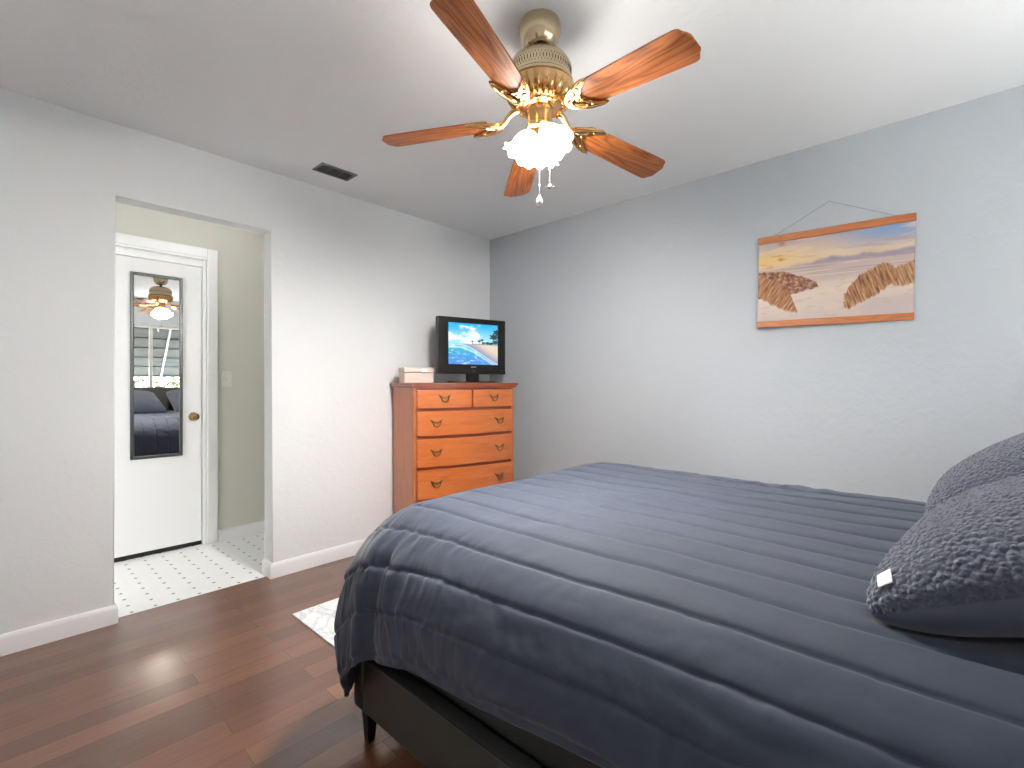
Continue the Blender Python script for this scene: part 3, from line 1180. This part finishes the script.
for cx, cyy, r in ((0.47, 0.43, 0.020), (0.61, 0.42, 0.030), (0.67, 0.39, 0.028), (0.70, 0.46, 0.030), (0.78, 0.46, 0.035), (0.84, 0.47, 0.030), (0.92, 0.30, 0.075), (0.95, 0.43, 0.05), (0.99, 0.18, 0.07), (0.88, 0.46, 0.03)):
    d = np.sqrt(((U - cx) / 1.25) ** 2 + ((V - cyy) * 1.0) ** 2)
    an = np.arctan2(V - cyy, U - cx)
    sx = paint_over(sx, sstep(1.0, 0.8, d / (r * (0.55 + 0.45 * np.abs(np.cos(3.5 * an)))) * 0.8) * 0.95, srgb(24, 40, 34))
    sx = paint_over(sx, (np.abs(U - cx - 0.02 * (V - cyy)) < 0.004) * (V > cyy) * (V < 0.505) * 1.0, srgb(40, 44, 38))
sx = paint_over(sx, ((V > 0.485) & (V < 0.505) & (U > 0.45)) * 0.5, srgb(60, 92, 80))
P = np.stack([-0.206 + 0.420 * U, np.full_like(U, -0.0038), Z1 - 0.042 - (Z1 - Z0 - 0.114) * V], -1)
grid_mesh('screen', P, M_SCREEN, tv, sx, flip=True)
tag(tv.children[-1] if False else C.objects['screen'], 'lit screen with blue sea, sand and palms')
bm = bmesh.new()
for k in range(5):
    box(bm, -0.021 + k * 0.0088, -0.021 + k * 0.0088 + 0.006, -0.0062, -0.003, Z0 + 0.048, Z0 + 0.056, 0.0005, 1)
obj('logo', bm, simple('silver_logo', (0.55, 0.55, 0.56), 0.3, 0.8), tv)
bm = bmesh.new()
lathe(bm, [(0.010, 0), (0.013, 0.0), (0.013, 0.002), (0.010, 0.002), (0.010, 0)], 24, Matrix.Translation((0, -0.005, Z0 + 0.014)) @ Matrix.Rotation(R(90), 4, 'X'))
obj('power_button', bm, simple('dark_grey_ring', (0.12, 0.12, 0.12), 0.3, 0.5), tv)
bm = bmesh.new()
prism(bm, [(-0.045, -0.01), (0.045, -0.01), (0.035, 0.05), (-0.035, 0.05)], 0.012, Z0 + 0.01, bevel=0.004)
obj('stand_neck', bm, M_BLACK, tv)
bm = bmesh.new()
oval = [(0.20 * cos(2 * pi * k / 48), 0.02 + 0.095 * sin(2 * pi * k / 48)) for k in range(48)]
prism(bm, oval, 0.0, 0.013, bevel=0.005, seg=3)
obj('stand_base', bm, M_BLACK, tv, smooth=40)

# ------------------------------------------------------------------ cream box beside the TV
bp = Vector((1.866, 2.595, 0)) + uu * 0.110 + nn * 0.235
bx = empty('keepsake_box', (bp.x, bp.y, ZT), R(-14.2))
tag(bx, 'small cream wooden box with a white name plate, left of the television', 'box')
M_CREAM = mk_wood('cream_washed_wood', srgb(196, 178, 164), srgb(212, 198, 188), srgb(222, 210, 202), 'x', 0.7, 1.5, 6, 0, 0.2)
bm = bmesh.new()
box(bm, -0.108, 0.108, -0.055, 0.055, 0.0, 0.070, 0.003)
obj('box_body', bm, M_CREAM, bx)
bm = bmesh.new()
box(bm, -0.111, 0.111, -0.058, 0.058, 0.072, 0.108, 0.004)
obj('box_lid', bm, M_CREAM, bx)
bm = bmesh.new()
prism(bm, [(0.026 * cos(2 * pi * k / 28), 0.011 * sin(2 * pi * k / 28)) for k in range(28)], 0, 0.004, M=Matrix.Translation((0.035, -0.057, 0.088)) @ Matrix.Rotation(R(90), 4, 'X'), bevel=0.001, seg=1)
obj('name_plate', bm, simple('white_enamel', (0.86, 0.84, 0.82), 0.3), bx)

# ------------------------------------------------------------------ rug
bm = bmesh.new()
box(bm, 1.02, 1.98, 1.62, 2.452, 0.0, 0.008, 0.003, 2)
tag(obj('area_rug', bm, M_RUG), 'flat white rug with faint grey marbling on the floor past the bed foot', 'rug')

# ------------------------------------------------------------------ picture on the blue wall
pc = empty('wall_hanging', (XW, 0.474, 1.74), R(-90))
pc.location.x = XW - 0.010
pc.rotation_euler = (0, R(1.1), R(-88.4))
tag(pc, 'beach dune print hung between two wooden rails on the blue wall', 'wall hanging')
# local x runs to the right as seen from the room; local -y comes out of the wall
hw = 0.343
PT, PB = 0.246, -0.262                              # top and bottom of the piece
bm = bmesh.new()
box(bm, -hw, hw, -0.016, -0.003, PT - 0.038, PT, 0.003, 2)
obj('top_rail', bm, M_TEAK, pc)
bm = bmesh.new()
box(bm, -hw, hw, -0.016, -0.003, PB, PB + 0.036, 0.003, 2)
obj('bottom_rail', bm, M_TEAK, pc)
nu, nv = 300, 200
U, V = np.meshgrid(np.linspace(0, 1, nu), np.linspace(0, 1, nv), indexing='ij')


def lerp3(stops, t):
    out = np.zeros(t.shape + (3,))
    xs = [s[0] for s in stops]
    for c in range(3):
        out[..., c] = np.interp(t, xs, [s[1][c] for s in stops])
    return out


im = lerp3([(0, srgb(196, 184, 190)), (0.10, srgb(222, 198, 180)), (0.24, srgb(240, 214, 178)), (0.34, srgb(240, 206, 166))], V)
blue = sstep(0.40, 0.85, U) * sstep(0.30, 0.04, V)
im = paint_over(im, blue * 0.9, srgb(142, 174, 218))
cl = fbm(U * 2.2 + 3, V * 11 + U * 2.5, 5)
im = paint_over(im, sstep(0.0, 0.5, cl) * 0.8 * (V < 0.34), srgb(242, 216, 188))
im = paint_over(im, sstep(0.1, 0.6, fbm(U * 3 + 9, V * 14 - U * 2, 5)) * 0.55 * (V < 0.30), srgb(196, 158, 150))
im = paint_over(im, np.exp(-((U - 0.08) / 0.22) ** 2 - ((V - 0.22) / 0.07) ** 2) * 0.95, srgb(252, 214, 128))
im = paint_over(im, sstep(0.2, 0.5, fbm(U * 8, V * 18, 4)) * np.exp(-((U - 0.10) / 0.18) ** 2 - ((V - 0.23) / 0.10) ** 2) * 0.8, srgb(206, 120, 66))
im = paint_over(im, np.exp(-((U - 0.17) / 0.03) ** 2 - ((V - 0.03) / 0.03) ** 2) * 0.8, srgb(196, 110, 64))
band_top = 0.275 + 0.05 * (1 - sstep(0.2, 0.45, U)) + 0.035 * fbm(U * 9, U * 0 + 3.3, 5)
band_bot = np.interp(U, [0, 0.4, 1], [0.335, 0.345, 0.36])
bandc = lerp3([(0.25, srgb(150, 144, 166)), (0.36, srgb(182, 168, 176))], V + 0.05 * fbm(U * 12, V * 20, 4))
mb = np.clip(sstep(-0.015, 0.03, V - band_top) * sstep(0.012, -0.012, V - band_bot) * (0.25 + 0.7 * sstep(0.1, 0.45, U)), 0, 1)[..., None]
im = im * (1 - mb) + bandc * mb
sea = sstep(-0.008, 0.008, V - band_bot)
im = paint_over(im, sea, srgb(212, 188, 180))
im = paint_over(im, sstep(0.05, 0.5, fbm(U * 2 + 7, V * 60, 4)) * sea * sstep(0.60, 0.45, V) * 0.8, srgb(238, 218, 200))
im = paint_over(im, sstep(0.05, 0.5, fbm(U * 2 + 1, V * 45 + 8, 3)) * sea * sstep(0.56, 0.42, V) * 0.65, srgb(160, 150, 164))
sn = sstep(0.50, 0.58, V + 0.02 * fbm(U * 5, V * 9, 3))
sandc = lerp3([(0.45, srgb(226, 204, 190)), (0.7, srgb(238, 218, 200)), (1, srgb(214, 198, 190))], V + 0.08 * fbm(U * 3, V * 10, 4))
im = im * (1 - sn[..., None]) + sandc * sn[..., None]
im = paint_over(im, sn * sstep(0.15, 0.5, fbm(U * 4 + U * V * 6, V * 18, 4)) * 0.3, srgb(190, 170, 164))
# rear hump of the left dune
top1 = np.interp(U, [0, 0.10, 0.16, 0.22, 0.30, 0.38, 0.415, 0.44], [0.36, 0.37, 0.38, 0.40, 0.46, 0.52, 0.56, 0.66]) + 0.015 * fbm(U * 30, U * 0 + 1, 3)
low1 = np.interp(U, [0, 0.24, 0.42], [0.70, 0.68, 0.62]) + 0.012 * perlin(U * 30, U * 0 + 6)
m1 = sstep(-0.006, 0.01, V - top1) * sstep(0.012, -0.012, V - low1) * (U < 0.43)
tx = fbm(U * 34 + 2, V * 26, 4)
im = paint_over(im, m1, srgb(158, 106, 80))
im = paint_over(im, m1 * sstep(0.0, 0.5, tx), srgb(206, 168, 136))
im = paint_over(im, m1 * sstep(0.0, 0.45, -tx), srgb(112, 70, 54))
# grassy slope of the left dune
top2 = np.interp(U, [0, 0.08, 0.15, 0.20, 0.25, 0.29], [0.40, 0.46, 0.50, 0.57, 0.72, 0.90]) + 0.02 * perlin(U * 60, U * 0 + 2)
low2 = np.interp(U, [0, 0.12, 0.20, 0.27, 0.30], [0.68, 0.80, 0.87, 0.91, 0.92]) + 0.03 * perlin(U * 36, V * 4)
gr = fbm(U * 70 + V * 26, V * 9 + U * 6, 4)
m2 = sstep(-0.012, 0.015, V - top2) * sstep(0.02, -0.02, V - low2) * (U < 0.29)
im = paint_over(im, m2, srgb(178, 122, 82))
im = paint_over(im, m2 * sstep(0.0, 0.5, gr), srgb(216, 164, 116))
im = paint_over(im, m2 * sstep(0.05, 0.55, -gr), srgb(128, 80, 54))
# right dune: grass clump and the slope behind it
def grass(top, low, u0, dark, mid, light, sd, u1=1.1, low_cut=2):
    global im
    t_ = np.interp(U, *top) + 0.045 * perlin(U * 75 + sd, U * 0 + 4 + V * 2)
    l_ = np.interp(U, *low) + 0.035 * perlin(U * 50 + sd, V * 2)
    m = sstep(-0.012, 0.014, V - t_) * sstep(0.018, -0.018, V - l_) * (U < u1) * sstep(u0, u0 + 0.02, U + 0.02 * perlin(V * 40, U * 3)) * (l_ - t_ > 0.05) * (V < low_cut)
    g = fbm(U * 85 - V * 18 + sd, V * 6, 4)
    im = paint_over(im, m, mid)
    im = paint_over(im, m * sstep(0.0, 0.45, g), light)
    im = paint_over(im, m * sstep(0.0, 0.5, -g), dark)
grass(([0.86, 0.90, 0.94, 1.0], [0.52, 0.48, 0.46, 0.42]), ([0.8, 0.88, 0.94, 1.0], [0.66, 0.67, 0.70, 0.68]), 0.855, srgb(140, 96, 66), srgb(190, 140, 98), srgb(222, 176, 130), 3.0)
grass(([0.59, 0.63, 0.69, 0.75, 0.80, 0.85, 0.88, 0.90], [0.74, 0.64, 0.52, 0.48, 0.43, 0.42, 0.46, 0.60]), ([0.59, 0.63, 0.68, 0.74, 0.79, 0.84, 0.90], [0.88, 0.91, 0.86, 0.81, 0.76, 0.70, 0.64]), 0.585, srgb(116, 78, 54), srgb(176, 124, 82), srgb(220, 168, 118), 0.0, 0.90)
im = paint_over(im, sstep(0.80, 0.86, V + 0.10 * U - 0.06) * sstep(0.66, 0.76, U) * 0.5, srgb(206, 188, 186))
im = im * np.array([0.74, 0.74, 0.76])
P = np.stack([-hw + 0.003 + (2 * hw - 0.006) * U, np.full_like(U, -0.0085) + 0.002 * np.sin(V * pi), PT - 0.036 - (PT - PB - 0.070) * V], -1)
pr = grid_mesh('printed_canvas', P, M_PRINT, pc, im, flip=True)
so = pr.modifiers.new('thick', 'SOLIDIFY')
so.thickness = 0.0012
so.offset = -1
bm = bmesh.new()
tube(bm, [(-0.272, -0.009, PT - 0.004), (-0.008, -0.006, 0.381)], 0.0016, 6)
tube(bm, [(-0.008, -0.006, 0.381), (0.278, -0.009, PT - 0.004)], 0.0016, 6)
obj('hanging_cord', bm, M_CORD, pc)
bm = bmesh.new()
tube(bm, [(-0.008, 0.004, 0.3805), (-0.008, -0.012, 0.382)], 0.0014, 8)
obj('nail', bm, M_CHROME, pc)

# ------------------------------------------------------------------ bed frame
BX0, BX1, BY0, BY1 = 0.80, 2.30, -0.60, 1.45
bed = empty('bed_frame', ((BX0 + BX1) / 2, (BY0 + BY1) / 2, 0))
tag(bed, 'low black faux leather bed frame under the navy comforter', 'bed')
bxc, byc = (BX0 + BX1) / 2, (BY0 + BY1) / 2
RZ0, RZ1 = 0.113, 0.297


def bpart(name, x0, x1, y0, y1, z0, z1, bev=0.012, seg=3):
    bm = bmesh.new()
    box(bm, x0 - bxc, x1 - bxc, y0 - byc, y1 - byc, z0, z1, bev, seg)
    return obj(name, bm, M_LEATHER, bed, smooth=40)


bpart('side_rail', BX0, BX0 + 0.055, BY0, BY1 - 0.056, RZ0, RZ1)
bpart('side_rail', BX1 - 0.055, BX1, BY0, BY1 - 0.056, RZ0, RZ1)
bpart('foot_rail', BX0, BX1, BY1 - 0.055, BY1, RZ0, RZ1)
bpart('headboard', BX0 - 0.02, BX1 + 0.02, BY0 - 0.085, BY0 - 0.001, 0.12, 1.12, 0.02, 4)
bpart('slat_base', BX0 + 0.056, BX1 - 0.056, BY0, BY1 - 0.056, 0.215, 0.245, 0.004, 1)
for x, y in ((BX0 + 0.035, BY1 - 0.045), (BX1 - 0.035, BY1 - 0.045), (BX0 + 0.035, BY0 - 0.03), (BX1 - 0.035, BY0 - 0.03)):
    bm = bmesh.new()
    lathe(bm, [(0, 0), (0.015, 0), (0.0165, 0.004), (0.028, 0.118), (0, 0.118)], 4, Matrix.Translation((x - bxc, y - byc, 0)) @ Matrix.Rotation(R(45), 4, 'Z'))
    obj('leg', bm, M_BLACK, bed)
bm = bmesh.new()
x = BX0 - bxc
tube(bm, [(x - 0.001, BY0 - byc + 0.02, RZ1 - 0.004), (x - 0.001, BY1 - byc - 0.06, RZ1 - 0.004)], 0.0035, 8)
obj('piping', bm, M_LEATHER, bed)

bm = bmesh.new()
box(bm, BX0 + 0.062, BX1 - 0.062, BY0 + 0.005, BY1 - 0.065, 0.246, 0.615, 0.05, 5)
tag(obj('mattress', bm, M_SHEET, smooth=50), 'thick dark mattress lying on the bed frame beneath the comforter', 'mattress')

# ------------------------------------------------------------------ pillows
PRESS, PTREE = [], []


def pillow(loc, tilt, yaw, wd, ht, th, label, seed, roll=0.0):
    """lies in local x (width) / y (up the slope), front faces +z"""
    root = empty('sherpa_pillow', loc)
    root.rotation_mode = 'XYZ'
    Mx = Matrix.Translation(loc) @ Matrix.Rotation(yaw, 4, 'Z') @ Matrix.Rotation(R(180), 4, 'Z') @ Matrix.Rotation(tilt, 4, 'X') @ Matrix.Rotation(roll, 4, 'Y')
    root.matrix_local = Mx
    tag(root, label, 'pillow', 'sherpa pillows on the bed')
    n = 240
    a = np.linspace(-1, 1, n)
    a = np.sign(a) * (1 - (1 - np.abs(a)) ** 1.15)
    U, V = np.meshgrid(a, a, indexing='ij')

    def surf(sgn, thick, nub):
        # rounded-square outline, edges drawn in a little between the corners
        pin = 0.075
        x = U * (1 - pin * (1 - V ** 2) * np.abs(U) ** 3 * 1.0)
        y = V * (1 - pin * (1 - U ** 2) * np.abs(V) ** 3 * 1.0)
        # blunt the corners
        k = np.clip(np.abs(U) ** 6 * np.abs(V) ** 6, 0, 1)
        x, y = x * (1 - 0.075 * k), y * (1 - 0.075 * k)
        prof = ((1 - np.abs(U) ** 2.6) * (1 - np.abs(V) ** 2.6)).clip(0, 1) ** 0.47
        z = sgn * thick * prof
        z = z + 0.010 * perlin(U * 1.8 + seed, V * 1.8) * prof
        z = z + 0.05 * (np.abs(U) ** 3) * 0.0
        P = np.stack([x * wd / 2, y * ht / 2, z], -1)
        smooth = P
        if nub:
            gx, gy = np.gradient(P, axis=0), np.gradient(P, axis=1)
            N = np.cross(gx, gy)
            N /= np.linalg.norm(N, axis=2, keepdims=True) + 1e-9
            h = np.empty(P.shape[:2])
            flat = P.reshape(-1, 3)
            hv = [mnoise.voronoi(Vector((p[0] * 118, p[1] * 118, p[2] * 118)))[0][0] for p in flat]
            h = np.array(hv).reshape(n, n)
            rim = np.minimum(1 - np.abs(U), 1 - np.abs(V))
            P = P + N * ((0.0050 * (0.70 - h) + 0.0015) * sstep(0.0, 0.015, rim))[..., None]
        return P, smooth
    Pf, Ps = surf(1, th * 0.56, True)
    Pb, _ = surf(-1, th * 0.44, False)
    fr = grid_mesh('sherpa_front', Pf, M_SHERPA, root)
    bk = grid_mesh('back_panel', Pb, M_SATEEN, root, flip=True)
    tag(bk, 'smooth navy back panel')
    A = np.array(Mx)
    W1 = Pf.reshape(-1, 3) @ A[:3, :3].T + A[:3, 3]
    W2 = Pb.reshape(-1, 3) @ A[:3, :3].T + A[:3, 3]
    idx = np.arange(n * n).reshape(n, n)
    q = np.stack([idx[:-1, :-1], idx[1:, :-1], idx[1:, 1:], idx[:-1, 1:]], -1).reshape(-1, 4)
    V_ = np.concatenate([W1, W2])
    PTREE.append(BVHTree.FromPolygons(V_.tolist(), q.tolist() + (q + n * n).tolist()))
    PRESS.append((tuple(V_.min(0)), tuple(V_.max(0))))
    return root, Ps


p1, Pf = pillow((1.240, -0.172, 0.901), R(27), R(-9), 0.62, 0.56, 0.215, 'near navy sherpa pillow with a small white tag on its corner', 3.0)
# care tag stitched near the corner of the near pillow
n = Pf.shape[0]
i0, i1, j0, j1 = int(n * 0.905), int(n * 0.955), int(n * 0.105), int(n * 0.160)
T = Pf[i0:i1, j0:j1].copy()
gx, gy = np.gradient(T, axis=0), np.gradient(T, axis=1)
N = np.cross(gx, gy)
N /= np.linalg.norm(N, axis=2, keepdims=True)
T = T + N * 0.007
tg = grid_mesh('care_tag', T, M_TAGW, p1)
so = tg.modifiers.new('cloth', 'SOLIDIFY')
so.thickness = 0.0012
tag(tg, 'small white cloth tag')
p2, _ = pillow((1.945, -0.195, 0.900), R(33), R(-5), 0.62, 0.56, 0.235, 'far navy sherpa pillow lying by the blue wall', 9.0)

# ------------------------------------------------------------------ comforter
XC0, XC1, YC1, RR_ = 0.995, 2.04, 1.255, 0.26
ZC = 0.778                                     # height of the seams on top
QMAX = 0.71
PMAX = 0.53


def comforter():
    ds = 0.0046
    xs = np.arange(XC0 - PMAX, XC1 + 0.46 + ds, ds)
    ys = np.arange(-0.56, YC1 + QMAX + ds, ds * 1.15)
    X, Y = np.meshgrid(xs, ys, indexing='ij')
    # the hem on the near side runs a little shorter towards the head
    pscale = np.interp(Y, [-0.6, 0.45, 1.05, 1.255, 1.5], [0.81, 0.835, 0.955, 1.06, 1.18])
    dx = np.where(X < XC0, (X - XC0) * pscale, np.where(X > XC1, X - XC1, 0))
    dy = np.where(Y > YC1, Y - YC1, 0)
    pn, qn = np.abs(dx) / (PMAX * 1.18), np.clip(dy, 0, 9) / QMAX      # rounded corner of the cloth
    sq = np.maximum(pn, qn) / ((pn ** 4 + qn ** 4) ** 0.25 + 1e-9)
    sq = np.where((np.abs(dx) > 0) & (dy > 0), sq, 1.0)
    dx, dy = dx * sq, dy * sq
    L = np.sqrt(dx * dx + dy * dy) + 1e-9
    nx, ny = dx / L, dy / L
    phi = np.arctan2(ny, np.abs(nx) + 1e-9)           # 0 = side, pi/2 = foot
    arc = RR_ * pi / 2
    ang = np.minimum(L, arc) / RR_
    rest = np.maximum(L - arc, 0)
    out = RR_ * np.sin(ang)
    down = RR_ * (1 - np.cos(ang)) + rest
    cor = np.where((np.abs(dx) > 0) & (dy > 0), np.sin(2 * phi), 0)
    ramp = sstep(0.22, 0.62, L)
    bulge = sstep(0.22, 0.56, L) * (1 - 0.55 * sstep(0.58, 0.80, L))
    near = dx < 0
    out = out + np.where(near, np.clip(np.sin(2 * phi), 0, 1) ** 1.3, 0) * (dy > 0) * bulge * 0.065
    out = out + np.where(near, 0, cor ** 2) * bulge * 0.08 + 0.012 * rest / 0.3
    # creases beside the corner ear
    cr = np.exp(-((Y - 1.215 - 0.05 * (np.abs(dx) - 0.3)) / 0.028) ** 2) * near
    out = out - 0.015 * cr * sstep(0.10, 0.30, np.abs(dx))
    out = out + 0.020 * np.exp(-((Y - 1.29) / 0.05) ** 2) * near * sstep(0.12, 0.40, np.abs(dx))
    out = out + 0.016 * np.sin(7 * phi + 0.6) * sstep(0.4, 0.65, L) * cor
    # loose waves of the hanging sides
    side = sstep(0.15, 0.42, np.abs(dx)) * (1 - sstep(0, 0.2, dy))
    out = out + side * 0.012 * perlin(Y * 3.1 + 4.2, X * 0.4 + 2)
    foot = sstep(0.15, 0.5, dy) * (np.abs(dx) < 0.05)
    out = out + foot * 0.022 * perlin(X * 4.0 + 1.3, Y * 0.5)
    sxn = np.clip(X, XC0, XC1) + nx * out
    syn = np.clip(Y, -9, YC1) + ny * out
    z = ZC - down
    # soft lie of the top
    topm = np.exp(-(L / 0.2) ** 2)
    z = z + topm * (0.012 * fbm(X * 1.9 + 3, Y * 1.6 + 2, 3) - 0.006)
    P = np.stack([sxn, syn, z], -1)
    # normals
    gx = np.gradient(P, axis=0)
    gy = np.gradient(P, axis=1)
    N = np.cross(gx, gy)
    N /= np.linalg.norm(N, axis=2, keepdims=True) + 1e-9
    # channels
    S = 0.117
    wob = 0.010 * perlin(Y * 1.7 + 8, X * 2.0) + 0.003 * perlin(Y * 9, X * 7)
    c = (X + wob - 0.953) / S
    f = c - np.floor(c)
    d = np.minimum(f, 1 - f) * S                      # distance from the nearest seam
    shoulder = sstep(0.05, 0.30, L)
    amp = 0.0062 - 0.0025 * shoulder
    puff = amp * np.clip(1 - np.abs(2 * f - 1) ** 5.0, 0, 1) ** 0.8
    pinch = -0.0028 * np.exp(-(d / 0.0062) ** 2)
    # gathers across the channels, strongest close to the seams and on the hanging parts
    g1 = perlin(Y * 26 + 3 * perlin(X * 6, Y * 4), c * 0.55 + np.floor(c) * 7.7)
    g2 = perlin(Y * 60 + 2 * perlin(X * 8, Y * 6), c * 0.8 + np.floor(c) * 3.1)
    gate = 0.25 + 0.75 * sstep(-0.1, 0.45, perlin(Y * 2.3 + 9, np.floor(c) * 2.71))
    cornerg = sstep(0.75, 1.25, Y) * sstep(0.02, 0.2, np.abs(dx))
    gat = (0.0030 * g1 + 0.0012 * g2) * (0.25 + 2.0 * shoulder * gate + 2.2 * cornerg) * (0.6 + 0.8 * np.exp(-(d / 0.03) ** 2))
    soft = 0.0045 * fbm(X * 7, Y * 4.5, 3) * (0.5 + shoulder)
    # rumples on the far side by the pillows
    rum = 0.010 * np.exp(-((X - 2.06) / 0.16) ** 2 - ((Y - 0.55) / 0.45) ** 2) * fbm(X * 9 + 2, Y * 11, 3)
    dent = -0.014 * np.exp(-((X - 1.67) / 0.012) ** 2 - ((Y - 0.75) / 0.28) ** 2)
    H = puff + pinch + gat + soft + rum + dent
    edge = np.minimum(np.minimum(X - xs[0], xs[-1] - X), np.minimum(ys[-1] - Y, 9 + 0 * Y))
    H = H * sstep(-0.02, 0.045, edge)
    P = P + N * H[..., None]
    # pressed down where the pillows lie
    for t_ in PRESS:
        lo, hi = t_
        for i_, j_ in np.argwhere((P[..., 0] > lo[0]) & (P[..., 0] < hi[0]) & (P[..., 1] > lo[1]) & (P[..., 1] < hi[1]) & (P[..., 2] > ZC - 0.32)):
            p = P[i_, j_]
            h = PTREE[PRESS.index(t_)].ray_cast(Vector((p[0], p[1], 0.0)), Vector((0, 0, 1)))[0]
            if h is not None:
                P[i_, j_, 2] = min(p[2], h.z - 0.009)
    k_ = P[..., 2].copy()                              # ease the rim of the dents
    for _ in range(3):
        k_[1:-1, 1:-1] = np.minimum(P[1:-1, 1:-1, 2], (k_[1:-1, 1:-1] + k_[:-2, 1:-1] + k_[2:, 1:-1] + k_[1:-1, :-2] + k_[1:-1, 2:]) / 5)
    msk = (P[..., 1] < 0.3) & (P[..., 2] > ZC - 0.3) & (P[..., 0] > 0.95)
    P[..., 2] = np.where(msk, k_, P[..., 2])
    o = grid_mesh('comforter', P, M_COMF)
    so = o.modifiers.new('wadding', 'SOLIDIFY')
    so.thickness = 0.012
    so.offset = -1
    return o


tag(comforter(), 'navy blue channel-quilted comforter spread over the bed', 'comforter')
